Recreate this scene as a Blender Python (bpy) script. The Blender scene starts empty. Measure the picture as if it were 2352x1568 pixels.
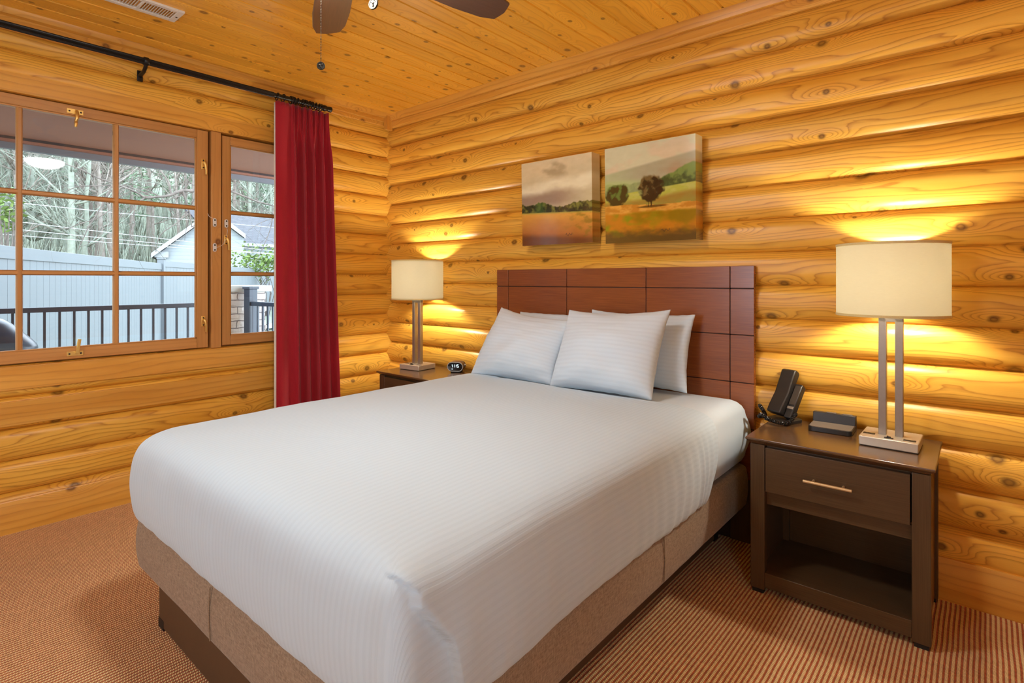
import bpy, bmesh, math, random
from mathutils import Vector, Matrix, noise as mn
random.seed(7)
PI = math.pi
sc = bpy.context.scene
C = sc.collection

def lin(c):
    c /= 255.0
    return c/12.92 if c <= .04045 else ((c+.055)/1.055)**2.4
def rgb(r, g, b): return (lin(r), lin(g), lin(b), 1.0)

# ---------------------------------------------------------------- node helpers
class NT:
    def __init__(s, name):
        s.m = bpy.data.materials.new(name); s.m.use_nodes = True
        s.t = s.m.node_tree; s.t.nodes.clear()
        s.out = s.t.nodes.new('ShaderNodeOutputMaterial')
    def n(s, typ, **kw):
        d = s.t.nodes.new('ShaderNode'+typ)
        for k, v in kw.items(): setattr(d, k, v)
        return d
    def put(s, sock, v):
        if isinstance(v, bpy.types.NodeSocket): s.t.links.new(v, sock)
        elif v is not None: sock.default_value = v
    def math(s, op, a, b=None, c=None, clamp=False):
        d = s.n('Math', operation=op, use_clamp=clamp)
        for i, v in enumerate((a, b, c)): s.put(d.inputs[i], v) if v is not None else None
        return d.outputs[0]
    def vmath(s, op, a, b=None):
        d = s.n('VectorMath', operation=op); s.put(d.inputs[0], a)
        if b is not None: s.put(d.inputs[1], b)
        return d.outputs[0]
    def comb(s, x, y, z=0.0):
        d = s.n('CombineXYZ')
        for i, v in enumerate((x, y, z)): s.put(d.inputs[i], v)
        return d.outputs[0]
    def sep(s, v):
        d = s.n('SeparateXYZ'); s.put(d.inputs[0], v); return d.outputs
    def noise(s, vec, scale=5., detail=2., rough=.5, dist=0.):
        d = s.n('TexNoise'); s.put(d.inputs['Vector'], vec); d.inputs['Scale'].default_value = scale
        d.inputs['Detail'].default_value = detail; d.inputs['Roughness'].default_value = rough
        d.inputs['Distortion'].default_value = dist
        return d.outputs[0]
    def ramp(s, fac, stops, interp='LINEAR'):
        d = s.n('ValToRGB'); cr = d.color_ramp; cr.interpolation = interp
        while len(cr.elements) < len(stops): cr.elements.new(.5)
        for e, (p, c) in zip(cr.elements, stops):
            e.position = p; e.color = c if not isinstance(c, (int, float)) else (c, c, c, 1)
        s.put(d.inputs[0], fac); return d.outputs[0]
    def mix(s, fac, a, b, mode='MIX'):
        d = s.n('Mix', data_type='RGBA', blend_type=mode)
        s.put(d.inputs[0], fac); s.put(d.inputs[6], a); s.put(d.inputs[7], b)
        return d.outputs[2]
    def bump(s, h, strength=.3, dist=.01):
        d = s.n('Bump'); d.inputs['Strength'].default_value = strength; d.inputs['Distance'].default_value = dist
        s.put(d.inputs['Height'], h); return d.outputs[0]
    def pbr(s, col, rough=.5, metal=0., bump=None, **kw):
        d = s.n('BsdfPrincipled'); s.put(d.inputs['Base Color'], col); s.put(d.inputs['Roughness'], rough)
        d.inputs['Metallic'].default_value = metal
        if bump is not None: s.put(d.inputs['Normal'], bump)
        for k, v in kw.items(): s.put(d.inputs[k.replace('_', ' ')], v)
        s.t.links.new(d.outputs[0], s.out.inputs[0]); return d
    def uv(s): return s.n('UVMap').outputs[0]
    def obj(s): return s.n('TexCoord').outputs['Object']
    def geo(s): return s.n('NewGeometry').outputs['Position']

def pine(name, light, mid, dark, knot, rough=.3, ku=2.4, kv=6.45, rings=15., warp=5., amp=1., kd=1., coat=.0, var=.16, ksize=1., spec=.5):
    """varnished pine: contour-line grain that swirls round knots; u runs along the board (metres)"""
    t = NT(name); uv = t.uv(); x, y, _ = t.sep(uv)
    bid = t.math('FLOOR', t.math('DIVIDE', y, 3.7))
    wn = t.n('TexWhiteNoise', noise_dimensions='1D'); t.put(wn.inputs['W'], bid)
    brand = wn.outputs['Value']
    vec = t.comb(t.math('MULTIPLY', x, ku), t.math('MULTIPLY', y, kv))
    vo = t.n('TexVoronoi', voronoi_dimensions='2D', feature='F1'); t.put(vo.inputs['Vector'], vec)
    vo.inputs['Scale'].default_value = 1.; vo.inputs['Randomness'].default_value = .85
    px, py, _ = t.sep(vo.outputs['Position'])
    du = t.math('SUBTRACT', x, t.math('DIVIDE', px, ku)); dv = t.math('SUBTRACT', y, t.math('DIVIDE', py, kv))
    r1, r2, r3 = t.sep(vo.outputs['Color'])
    on = t.math('LESS_THAN', r1, kd)
    wob = t.noise(t.comb(t.math('MULTIPLY', x, 40), t.math('MULTIPLY', y, 40)), 1., 2.)
    g = t.math('ADD', t.math('POWER', t.math('DIVIDE', du, .095), 2.), t.math('POWER', t.math('DIVIDE', dv, .032), 2.))
    bump_ = t.math('MULTIPLY', t.math('EXPONENT', t.math('MULTIPLY', g, -1.)), on)
    low = t.noise(t.comb(t.math('MULTIPLY', x, 1.1), t.math('MULTIPLY', y, 9.)), 1., 2., .45)
    fine = t.noise(t.comb(t.math('MULTIPLY', x, 9.), t.math('MULTIPLY', y, 60.)), 1., 2.)
    h = t.math('ADD', t.math('MULTIPLY', y, rings), t.math('MULTIPLY', low, warp))
    h = t.math('ADD', h, t.math('MULTIPLY', bump_, t.math('ADD', 2.5, t.math('MULTIPLY', r2, 5.))))
    h = t.math('ADD', h, t.math('MULTIPLY', fine, .35))
    fr = t.math('FRACT', h)
    line = t.ramp(fr, [(0, .2), (.10, 0.), (.55, .03), (.84, .55), (.93, 1.), (1., .2)])
    fib = t.noise(t.comb(t.math('MULTIPLY', x, 6.), t.math('MULTIPLY', y, 420.)), 1., 2.)
    patch = t.noise(t.comb(t.math('MULTIPLY', x, 1.6), t.math('MULTIPLY', y, 14.)), 1., 3.)
    col = t.mix(t.ramp(patch, [(.3, 0.), (.75, 1.)]), light, mid)
    col = t.mix(t.math('MULTIPLY', line, .62*amp), col, dark)
    kdist = t.math('SQRT', t.math('ADD', t.math('POWER', t.math('MULTIPLY', du, .82), 2.), t.math('POWER', dv, 2.)))
    kdist = t.math('DIVIDE', kdist, t.math('MULTIPLY', t.math('ADD', .35, r3), ksize))
    kdist = t.math('ADD', kdist, t.math('MULTIPLY', t.math('SUBTRACT', wob, .5), .006))
    km = t.math('MULTIPLY', t.ramp(kdist, [(0., .72), (.004, .8), (.0075, 1.), (.0105, 1.), (.0125, .35), (.019, 0.)]), on)
    col = t.mix(t.math('MULTIPLY', km, .82), col, knot)
    br = t.math('ADD', 1.-var/2, t.math('MULTIPLY', brand, var))
    br = t.math('MULTIPLY', br, t.math('ADD', .93, t.math('MULTIPLY', fib, .14)))
    col = t.mix(1., col, t.comb(br, br, br), 'MULTIPLY')
    bp = t.bump(t.math('ADD', t.math('MULTIPLY', fib, .6), t.math('MULTIPLY', line, -.35)), .10, .004)
    t.pbr(col, rough, 0., bp, Coat_Weight=coat, Coat_Roughness=.34, Specular_IOR_Level=spec)
    return t.m

def plain(name, col, rough=.5, metal=0., nscale=60., nstr=.12, bump=.0, **kw):
    t = NT(name); o = t.obj(); nz = t.noise(o, nscale, 3.)
    v = t.math('ADD', 1.-nstr, t.math('MULTIPLY', nz, nstr*2))
    c = t.mix(1., col, t.comb(v, v, v), 'MULTIPLY')
    t.pbr(c, rough, metal, t.bump(nz, bump, .003) if bump else None, **kw)
    return t.m

def furniture(name, a, b, rough, spec=.5, coat=0.):
    t = NT(name); x, y, _ = t.sep(t.uv())
    f1 = t.noise(t.comb(t.math('MULTIPLY', x, 7.), t.math('MULTIPLY', y, 260.)), 1., 3.)
    f2 = t.noise(t.comb(t.math('MULTIPLY', x, 1.5), t.math('MULTIPLY', y, 9.)), 1., 2.)
    f = t.math('ADD', t.math('MULTIPLY', f1, .6), t.math('MULTIPLY', f2, .4))
    t.pbr(t.mix(t.ramp(f, [(.3, 0.), (.7, 1.)]), a, b), rough, 0., t.bump(f1, .04, .002), Specular_IOR_Level=spec, Coat_Weight=coat, Coat_Roughness=.2)
    return t.m

def brushed(name, col, rough=.3):
    t = NT(name); x, y, z = t.sep(t.obj())
    f = t.noise(t.comb(t.math('MULTIPLY', x, 900.), t.math('MULTIPLY', y, 900.), t.math('MULTIPLY', z, 6.)), 1., 2.)
    t.pbr(col, t.math('ADD', rough-.06, t.math('MULTIPLY', f, .12)), 1., t.bump(f, .05, .001))
    return t.m

def fabric(name, col, col2, scale=900., rough=.9, bump=.25, sheen=.2):
    t = NT(name); x, y, z = t.sep(t.obj())
    a = t.noise(t.comb(t.math('MULTIPLY', x, scale), t.math('MULTIPLY', y, scale), t.math('MULTIPLY', z, scale*.2)), 1., 2.)
    b = t.noise(t.comb(t.math('MULTIPLY', x, scale*.2), t.math('MULTIPLY', y, scale*.2), t.math('MULTIPLY', z, scale)), 1., 2.)
    f = t.math('MULTIPLY', t.math('ADD', a, b), .5)
    t.pbr(t.mix(t.ramp(f, [(.3, 0.), (.7, 1.)]), col, col2), rough, 0., t.bump(f, bump, .002), Sheen_Weight=sheen, Specular_IOR_Level=.2)
    return t.m

def carpet():
    t = NT('woven_carpet'); x, y, z = t.sep(t.obj())
    wx = t.noise(t.comb(t.math('MULTIPLY', y, 5.), t.math('MULTIPLY', x, .6)), 1., 2.)
    rx = t.math('ADD', t.math('DIVIDE', x, .0142), t.math('MULTIPLY', wx, .5))
    fx = t.math('FRACT', rx); cell = t.math('FLOOR', rx)
    dx = t.math('ABSOLUTE', t.math('SUBTRACT', fx, .5))
    wn = t.n('TexWhiteNoise', noise_dimensions='1D'); t.put(wn.inputs['W'], cell)
    ry = t.math('ADD', t.math('ADD', t.math('DIVIDE', y, .0076), t.math('MULTIPLY', wn.outputs['Value'], 5.)), t.math('MULTIPLY', fx, .9))
    by = t.math('SINE', t.math('MULTIPLY', t.math('FRACT', ry), PI))
    rib = t.ramp(dx, [(.22, 1.), (.35, 0.)])
    jit = t.n('TexWhiteNoise', noise_dimensions='2D'); t.put(jit.inputs['Vector'], t.comb(cell, t.math('FLOOR', ry)))
    bead = t.math('MULTIPLY', rib, t.math('ADD', .40, t.math('MULTIPLY', by, .60)))
    big = t.noise(t.comb(x, y), 1.3, 2.)
    va = t.mix(jit.outputs['Value'], rgb(188, 97, 52), rgb(148, 70, 36))
    be = t.mix(t.math('MULTIPLY', jit.outputs['Value'], .6), rgb(255, 230, 168), rgb(242, 206, 136))
    col = t.mix(bead, va, be)
    v = t.math('ADD', .86, t.math('MULTIPLY', big, .28)); col = t.mix(1., col, t.comb(v, v, v), 'MULTIPLY')
    h = t.math('ADD', t.math('MULTIPLY', rib, t.math('ADD', .5, t.math('MULTIPLY', by, .5))), t.math('MULTIPLY', by, .15))
    t.pbr(col, .95, 0., t.bump(h, .7, .006), Specular_IOR_Level=.1, Sheen_Weight=.15)
    return t.m

def striped_linen(name, col, period=.02, amt=.5):
    t = NT(name); x, y, _ = t.sep(t.uv())
    s = t.math('SINE', t.math('MULTIPLY', x, 2*PI/period))
    s = t.ramp(t.math('ADD', t.math('MULTIPLY', s, .5), .5), [(.25, 0.), (.6, 1.)])
    w = t.noise(t.comb(t.math('MULTIPLY', x, 5.), t.math('MULTIPLY', y, 5.)), 1., 3.)
    v = t.math('ADD', .965, t.math('MULTIPLY', s, .035))
    c = t.mix(1., col, t.comb(v, v, v), 'MULTIPLY')
    h = t.math('ADD', t.math('MULTIPLY', s, amt), t.math('MULTIPLY', w, 3.))
    t.pbr(c, t.math('SUBTRACT', .8, t.math('MULTIPLY', s, .12)), 0., t.bump(h, .22, .0028), Sheen_Weight=.15, Specular_IOR_Level=.3)
    return t.m

def emit(name, col, k):
    t = NT(name); e = t.n('Emission'); e.inputs[0].default_value = col; e.inputs[1].default_value = k
    t.t.links.new(e.outputs[0], t.out.inputs[0]); return t.m

def shade_mat():
    t = NT('linen_lamp_shade'); x, y, z = t.sep(t.obj())
    f = t.noise(t.comb(t.math('MULTIPLY', x, 60.), t.math('MULTIPLY', y, 60.), t.math('MULTIPLY', z, 900.)), 1., 2.)
    v = t.math('ADD', .9, t.math('MULTIPLY', f, .2))
    tr = t.n('BsdfTranslucent'); t.put(tr.inputs[0], t.mix(1., rgb(SHT[0], SHT[1], SHT[2]), t.comb(v, v, v), 'MULTIPLY'))
    df = t.n('BsdfDiffuse'); t.put(df.inputs[0], rgb(236, 226, 200))
    a = t.n('AddShader'); m = t.n('MixShader'); m.inputs[0].default_value = .45
    t.t.links.new(tr.outputs[0], m.inputs[1]); t.t.links.new(df.outputs[0], m.inputs[2])
    t.t.links.new(m.outputs[0], t.out.inputs[0]); return t.m

def glass_mat():
    t = NT('window_glass'); tr = t.n('BsdfTransparent'); tr.inputs[0].default_value = (.96, .98, .98, 1)
    gl = t.n('BsdfGlossy'); gl.inputs['Roughness'].default_value = .02
    fr = t.n('Fresnel'); fr.inputs[0].default_value = 1.45
    m = t.n('MixShader'); t.t.links.new(fr.outputs[0], m.inputs[0])
    t.t.links.new(tr.outputs[0], m.inputs[1]); t.t.links.new(gl.outputs[0], m.inputs[2])
    t.t.links.new(m.outputs[0], t.out.inputs[0]); return t.m

def attr_mat(name, rough, bump, coat=0.):
    t = NT(name); a = t.n('Attribute', attribute_name='Col')
    x, y, z = t.sep(t.obj())
    f = t.noise(t.comb(t.math('MULTIPLY', x, 90.), y, t.math('MULTIPLY', z, 320.)), 1., 3.)
    t.pbr(a.outputs['Color'], rough, 0., t.bump(f, bump, .002), Coat_Weight=coat, Coat_Roughness=.07, Coat_IOR=1.7, Specular_IOR_Level=.8)
    return t.m

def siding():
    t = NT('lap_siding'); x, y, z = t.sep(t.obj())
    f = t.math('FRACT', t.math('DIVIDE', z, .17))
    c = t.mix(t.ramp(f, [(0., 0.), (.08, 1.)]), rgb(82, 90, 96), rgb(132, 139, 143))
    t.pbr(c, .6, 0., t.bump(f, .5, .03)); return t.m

def shingle():
    t = NT('asphalt_shingle'); x, y, z = t.sep(t.obj())
    b = t.n('TexBrick'); t.put(b.inputs['Vector'], t.comb(y, z)); b.inputs['Scale'].default_value = 2.
    b.inputs['Color1'].default_value = rgb(66, 68, 74); b.inputs['Color2'].default_value = rgb(78, 79, 84)
    b.inputs['Mortar'].default_value = rgb(50, 52, 58); b.inputs['Mortar Size'].default_value = .02
    b.inputs['Row Height'].default_value = .22; b.inputs['Brick Width'].default_value = .6
    t.pbr(b.outputs[0], .9); return t.m

def stone_mat():
    t = NT('ledge_stone'); x, y, z = t.sep(t.obj())
    wob = t.noise(t.obj(), 9., 2.)
    u = t.math('ADD', x, y)
    b = t.n('TexBrick'); t.put(b.inputs['Vector'], t.comb(t.math('ADD', u, t.math('MULTIPLY', wob, .05)), t.math('ADD', z, t.math('MULTIPLY', wob, .03))))
    b.inputs['Scale'].default_value = 1.; b.inputs['Row Height'].default_value = .07; b.inputs['Brick Width'].default_value = .19
    b.inputs['Mortar Size'].default_value = .005; b.inputs['Bias'].default_value = -.2
    b.inputs['Color1'].default_value = rgb(216, 212, 206); b.inputs['Color2'].default_value = rgb(178, 172, 170); b.inputs['Mortar'].default_value = rgb(112, 108, 108)
    n2 = t.noise(t.obj(), 14., 3.)
    c = t.mix(t.math('MULTIPLY', n2, .35), b.outputs[0], rgb(150, 120, 104))
    t.pbr(c, .9, 0., t.bump(t.math('ADD', t.math('MULTIPLY', b.outputs['Fac'], -1.), n2), .6, .03)); return t.m

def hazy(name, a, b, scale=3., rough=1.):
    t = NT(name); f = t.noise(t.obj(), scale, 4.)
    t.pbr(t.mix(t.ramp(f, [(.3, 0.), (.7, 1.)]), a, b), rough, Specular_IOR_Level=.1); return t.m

# ---------------------------------------------------------------- mesh builder
class MB:
    def __init__(s):
        s.bm = bmesh.new(); s.uvl = s.bm.loops.layers.uv.new('UVMap')
    def face(s, vs, uvs=None, smooth=True):
        try: f = s.bm.faces.new(vs)
        except ValueError: return None
        f.smooth = smooth
        if uvs:
            for l, w in zip(f.loops, uvs): l[s.uvl].uv = w
        return f
    def v(s, p): return s.bm.verts.new(p)
    def prism_uv(s, f, axis, off):
        n = f.normal if f.normal.length > 0 else Vector((0, 0, 1))
        f.normal_update(); n = f.normal
        o = [i for i in range(3) if i != axis]
        for l in f.loops:
            p = l.vert.co
            if abs(n[axis]) > .8: uvw = (p[o[0]], p[o[1]])
            else: uvw = (p[axis], p[o[1]] if abs(n[o[0]]) > abs(n[o[1]]) else p[o[0]])
            l[s.uvl].uv = (uvw[0]+off[0], uvw[1]+off[1])
    def box(s, lo, hi, axis=None, rot=None, piv=None):
        lo, hi = Vector(lo), Vector(hi)
        for i in range(3):
            if lo[i] > hi[i]: lo[i], hi[i] = hi[i], lo[i]
        d = hi-lo
        if axis is None: axis = max(range(3), key=lambda i: d[i])
        off = (random.random()*40, random.randrange(60)*3.7+random.random()*2)
        vs = [s.v((lo.x+d.x*(i & 1), lo.y+d.y*(i >> 1 & 1), lo.z+d.z*(i >> 2 & 1))) for i in range(8)]
        for q in ((0, 2, 3, 1), (4, 5, 7, 6), (0, 1, 5, 4), (2, 6, 7, 3), (0, 4, 6, 2), (1, 3, 7, 5)):
            f = s.face([vs[i] for i in q]); s.prism_uv(f, axis, off)
        if rot is not None:
            p = Vector(piv) if piv is not None else (lo+hi)/2
            for w in vs: w.co = rot @ (w.co-p) + p
        return vs
    def prism(s, pts, axis, a, b, uaxis=None):
        """pts: 2-D outline in the two other axes (in axis order); extruded along axis a..b"""
        o = [i for i in range(3) if i != axis]; off = (random.random()*40, random.randrange(60)*3.7+random.random()*2)
        def mk(p, t):
            c = [0, 0, 0]; c[o[0]], c[o[1]], c[axis] = p[0], p[1], t; return s.v(c)
        A = [mk(p, a) for p in pts]; B = [mk(p, b) for p in pts]; n = len(pts); fs = []
        fs.append(s.face(A)); fs.append(s.face(B[::-1]))
        for i in range(n): fs.append(s.face([A[i], B[i], B[(i+1) % n], A[(i+1) % n]]))
        for f in fs: s.prism_uv(f, axis if uaxis is None else uaxis, off)
        return A+B
    def lathe(s, prof, c=(0, 0, 0), n=32, axis='z', cap=True):
        rings = []; c = Vector(c)
        for r, h in prof:
            ring = []
            for i in range(n):
                a = 2*PI*i/n; p = (r*math.cos(a), r*math.sin(a), h)
                if axis == 'x': p = (h, p[0], p[1])
                elif axis == 'y': p = (p[0], h, p[1])
                ring.append(s.v(c+Vector(p)))
            rings.append(ring)
        for k in range(len(rings)-1):
            for i in range(n):
                j = (i+1) % n
                s.face([rings[k][i], rings[k][j], rings[k+1][j], rings[k+1][i]], [(i/n, k), ((i+1)/n, k), ((i+1)/n, k+1), (i/n, k+1)])
        if cap and prof[0][0] > 1e-5: s.face(rings[0][::-1])
        if cap and prof[-1][0] > 1e-5: s.face(rings[-1])
        return rings
    def tube(s, pts, r, n=8, closed=False):
        pts = [Vector(p) for p in pts]; N = len(pts); rs = r if isinstance(r, (list, tuple)) else [r]*N
        T = []
        for i in range(N):
            a = pts[i-1] if (i > 0 or closed) else pts[i]; b = pts[(i+1) % N] if (i < N-1 or closed) else pts[i]
            t = (b-a); T.append(t.normalized() if t.length > 1e-9 else Vector((0, 0, 1)))
        up = Vector((0, 0, 1)) if abs(T[0].z) < .9 else Vector((1, 0, 0))
        x = T[0].cross(up).normalized(); rings = []
        for i in range(N):
            x = (x - T[i]*x.dot(T[i]))
            x = x.normalized() if x.length > 1e-6 else T[i].orthogonal().normalized()
            y = T[i].cross(x)
            rings.append([s.v(pts[i]+(x*math.cos(2*PI*k/n)+y*math.sin(2*PI*k/n))*rs[i]) for k in range(n)])
        M = N if closed else N-1
        for i in range(M):
            A, B = rings[i], rings[(i+1) % N]
            for k in range(n):
                j = (k+1) % n; s.face([A[k], A[j], B[j], B[k]])
        if not closed: s.face(rings[0][::-1]); s.face(rings[-1])
    def grid(s, P, UV=None, wrap=False):
        """P[i][j] points"""
        V = [[s.v(p) for p in row] for row in P]; n = len(V); m = len(V[0])
        for i in range(n-1):
            for j in range(m if wrap else m-1):
                jj = (j+1) % m
                u = None
                if UV: u = [UV[i][j], UV[i][jj], UV[i+1][jj], UV[i+1][j]]
                s.face([V[i][j], V[i][jj], V[i+1][jj], V[i+1][j]], u)
        return V
    def ico(s, c, r, sub=1, sc=(1, 1, 1), rough=0.):
        g = bmesh.ops.create_icosphere(s.bm, subdivisions=sub, radius=1.)
        for v in g['verts']:
            k = 1+rough*mn.noise(v.co*2.3+Vector(c)) if rough else 1
            v.co = Vector((v.co.x*r*sc[0]*k+c[0], v.co.y*r*sc[1]*k+c[1], v.co.z*r*sc[2]*k+c[2]))

def wloc(o):
    v = Vector((0, 0, 0))
    while o is not None: v += Vector(o.location); o = o.parent
    return v
def obj(name, m, mat, parent=None, bev=0., sub=0, sharp=35, recalc=True, solid=0., flat=False, origin=None):
    bm = m.bm
    if recalc: bmesh.ops.recalc_face_normals(bm, faces=bm.faces)
    me = bpy.data.meshes.new(name); 
    if parent is not None: off = wloc(parent)
    elif origin is not None: off = Vector(origin)
    else: off = Vector((0, 0, 0))
    bmesh.ops.translate(bm, verts=bm.verts, vec=-off)
    bm.to_mesh(me); bm.free()
    if flat:
        for p in me.polygons: p.use_smooth = False
    elif sharp: me.set_sharp_from_angle(angle=math.radians(sharp))
    me.materials.append(mat)
    o = bpy.data.objects.new(name, me); C.objects.link(o)
    if parent is not None: o.parent = parent
    elif origin is not None: o.location = off
    if solid: d = o.modifiers.new('thickness', 'SOLIDIFY'); d.thickness = solid; d.offset = -1
    if bev: d = o.modifiers.new('edges', 'BEVEL'); d.width = bev; d.segments = 2; d.limit_method = 'ANGLE'; d.angle_limit = math.radians(40); d.harden_normals = False
    if sub: d = o.modifiers.new('smooth', 'SUBSURF'); d.levels = sub; d.render_levels = sub
    return o
def tag(o, label, cat, group=None, kind=None):
    o['label'] = label; o['category'] = cat
    if group: o['group'] = group
    if kind: o['kind'] = kind
    return o
def thing(name, label, cat, loc=(0, 0, 0), group=None):
    o = bpy.data.objects.new(name, None); o.empty_display_size = .05; C.objects.link(o); o.location = loc
    return tag(o, label, cat, group)
def struct(o, label=None, cat=None):
    o['kind'] = 'structure'
    if label: o['label'] = label
    if cat: o['category'] = cat
    return o
def copy_tree(o, parent=None):
    c = o.copy(); C.objects.link(c); c.parent = parent
    for ch in list(o.children): copy_tree(ch, c)
    return c
def box_obj(name, lo, hi, mat, parent=None, bev=.002, axis=None):
    m = MB(); m.box(lo, hi, axis); return obj(name, m, mat, parent, bev)

# ================================================================ materials
SHT = (216, 214, 198)
LAMP_E, FAN_E, SKY_E, EXPO = 500., 100., 8.5, .18
K_LIGHT, K_MID, K_DARK, K_KNOT = rgb(240, 189, 80), rgb(226, 162, 52), rgb(156, 86, 16), rgb(76, 38, 10)
M_log = pine('varnished_pine_log', K_LIGHT, K_MID, K_DARK, K_KNOT, .36, 2.3, 6.45, 46., 9., 1., .6, coat=.08, ksize=1.2, spec=.4)
M_ceil = pine('pine_ceiling_board', rgb(242, 186, 70), rgb(230, 166, 50), rgb(182, 110, 28), rgb(96, 46, 14), .3, 3.1, 9., 26., 4., .6, .9, coat=.15, var=.2, ksize=.95)
M_trim = pine('pine_trim_board', rgb(230, 174, 78), rgb(214, 150, 54), rgb(160, 94, 26), rgb(92, 46, 16), .35, 2., 6., 30., 3., .6, .4, coat=.1)
M_sash = pine('pine_window_wood_shaded', rgb(204, 150, 84), rgb(188, 132, 68), rgb(146, 90, 40), rgb(92, 46, 20), .4, 1.6, 5., 40., 2., .4, .15)  # same pine in darker tones, its backlit shade put into the colour
M_carpet = carpet()
M_ns = furniture('espresso_wood', rgb(92, 71, 47), rgb(70, 51, 32), .36)
M_nstop = furniture('espresso_wood_top', rgb(98, 70, 44), rgb(78, 54, 32), .22, .8, .3)
M_hb = furniture('cherry_veneer', rgb(152, 84, 36), rgb(120, 61, 26), .27, .6, .25)
M_hbdark = plain('cherry_groove', rgb(50, 24, 12), .6)
M_blade = furniture('fan_blade_veneer', rgb(104, 74, 56), rgb(84, 58, 44), .33, .6)
M_nickel = plain('brushed_nickel', rgb(166, 161, 153), .34, .75, 90, .06)
M_steel = plain('satin_steel', rgb(212, 204, 186), .36, .5, 90, .05)
M_brass = plain('brass', rgb(240, 204, 120), .36, .85, 40, .06)
M_pewter = plain('antique_pewter', rgb(58, 54, 46), .5, 1., 200, .25)
M_pewterdark = plain('pewter_recess', rgb(52, 50, 46), .5, .6)
M_handle = plain('champagne_metal', rgb(226, 198, 150), .36, .55, 40, .05)
M_black = plain('black_plastic', rgb(34, 31, 29), .38, 0., 80, .1)
M_blackm = plain('black_metal', rgb(30, 29, 28), .33, .3, 60, .1)
M_rubber = plain('dark_rubber', rgb(22, 20, 19), .6)
M_graytop = plain('speckled_grey_plastic', rgb(112, 102, 92), .6, 0., 600, .3)
M_white = plain('white_enamel', rgb(222, 220, 212), .4, 0., 30, .04)
M_whitep = plain('white_plastic', rgb(226, 222, 214), .4, 0., 30, .04)
M_dark = plain('duct_darkness', rgb(60, 56, 52), .8)
M_linen = striped_linen('striped_white_coverlet', rgb(194, 215, 229))
M_pillow = striped_linen('striped_white_pillowcase', rgb(206, 220, 230), .022, .25)
M_sheet = plain('white_sheet', rgb(200, 216, 228), .8, 0., 30, .02, .05, Sheen_Weight=.15)
M_box = fabric('taupe_upholstery', rgb(166, 145, 120), rgb(116, 96, 74), 330., .95, .3)
M_ped = plain('brown_vinyl', rgb(84, 62, 42), .5, 0., 50, .08)
M_curtain = fabric('crimson_curtain_cloth', rgb(174, 34, 48), rgb(146, 20, 34), 1200., .85, .12, .25)
M_lining = plain('cream_lining', rgb(226, 220, 206), .85)
M_shade = shade_mat()
M_shadetrim = fabric('shade_binding', rgb(230, 214, 160), rgb(216, 198, 140), 900., .9, .1)
M_bulb = emit('glowing_bulb', (1., .92, .78, 1), LAMP_E)
M_bowl = emit('glowing_glass_bowl', (1., .97, .93, 1), FAN_E)
M_screen = plain('black_glass', rgb(14, 16, 20), .06, 0., 10, .02)
M_digit = emit('lit_digits', (.72, .92, 1., 1), 1.6)
M_paint = attr_mat('glossy_painted_canvas', .12, .05, 1.)
M_glass = glass_mat()

# ================================================================ setting
RX, RY, CZ = 4.9, -4.9, 2.53          # room extents
SL = .155; ZB = 2.290; ZL = 2.3597; BUL = .034
def prof(lo, hi, clip=None, n=16, depth=BUL):
    pts = []
    for i in range(n+1):
        s = -1+2*i/n
        s = math.copysign(abs(s)**.85, s)
        d = depth*(1-abs(s)**3.4)
        if clip is not None: d = min(d, clip)
        pts.append((d, lo+(hi-lo)*(s+1)/2))
    return pts
def log_run(m, a, b, pts, back, f, key):
    """f(along, d, z) -> point; one log, closed, with arc-length uv"""
    off = (random.random()*60, key*3.7+.3+random.random()*2.5)
    P = pts+[(back, pts[-1][1]), (back, pts[0][1])]
    arc = [0.]
    for i in range(1, len(P)): arc.append(arc[-1]+math.hypot(P[i][0]-P[i-1][0], P[i][1]-P[i-1][1]))
    A = [m.v(f(a, *p)) for p in P]; B = [m.v(f(b, *p)) for p in P]; n = len(P)
    for i in range(n):
        j = (i+1) % n; aj = arc[j] if j else arc[-1]+.1
        m.face([A[i], B[i], B[j], A[j]], [(a+off[0], arc[i]+off[1]), (b+off[0], arc[i]+off[1]), (b+off[0], aj+off[1]), (a+off[0], aj+off[1])])
    m.face(A, [(p[1]+off[0], p[0]+off[1]) for p in P]); m.face(B[::-1], [(p[1]+off[0], p[0]+off[1]) for p in P][::-1])
key = 0
m = MB()
for j in range(-2, 15):
    hi = ZB-SL*j; lo = max(hi-SL, 0.)
    if hi <= lo: continue
    log_run(m, 0., RX, prof(lo, hi), -.07, lambda t, d, z: (t, -d, z), key); key += 1
struct(obj('wall_back', m, M_log, sharp=40), 'varnished pine log wall behind the bed', 'wall')
# left wall with the window opening
WY0, WY1, WZ0, WZ1 = -3.25, -.81, .81, 2.148
m = MB()
for j in range(-1, 17):
    hi = ZL-SL*(j-1); lo = max(hi-SL, 0.)
    if hi <= .001: continue
    runs = [(RY, 0., None)]
    if lo > .75 and hi < 2.3 and lo < 2.1: runs = [(RY, WY0, None), (WY1, 0., None)]
    elif .49 < lo < .76: runs = [(RY, -3.4, None), (-3.4, -.80, .02), (-.80, 0., None)]
    for a, b, cl in runs:
        log_run(m, a, b, prof(lo, hi, cl), -.07, lambda t, d, z: (d, t, z), key); key += 1
struct(obj('wall_left', m, M_log, sharp=40), 'varnished pine log wall around the big window', 'wall')
m = MB(); FW = (-4.45, -3.15)
for j in range(0, 18):
    hi = 2.6-SL*j; lo = max(hi-SL, 0.)
    if hi <= .001: continue
    for a, b in (((RY, FW[0]), (FW[1], 0.)) if .80 < (lo+hi)/2 < 2.1 else ((RY, 0.),)):
        log_run(m, a, b, prof(lo, hi, None, 8), -.07, lambda t, d, z: (RX-d, t, z), key); key += 1
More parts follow.
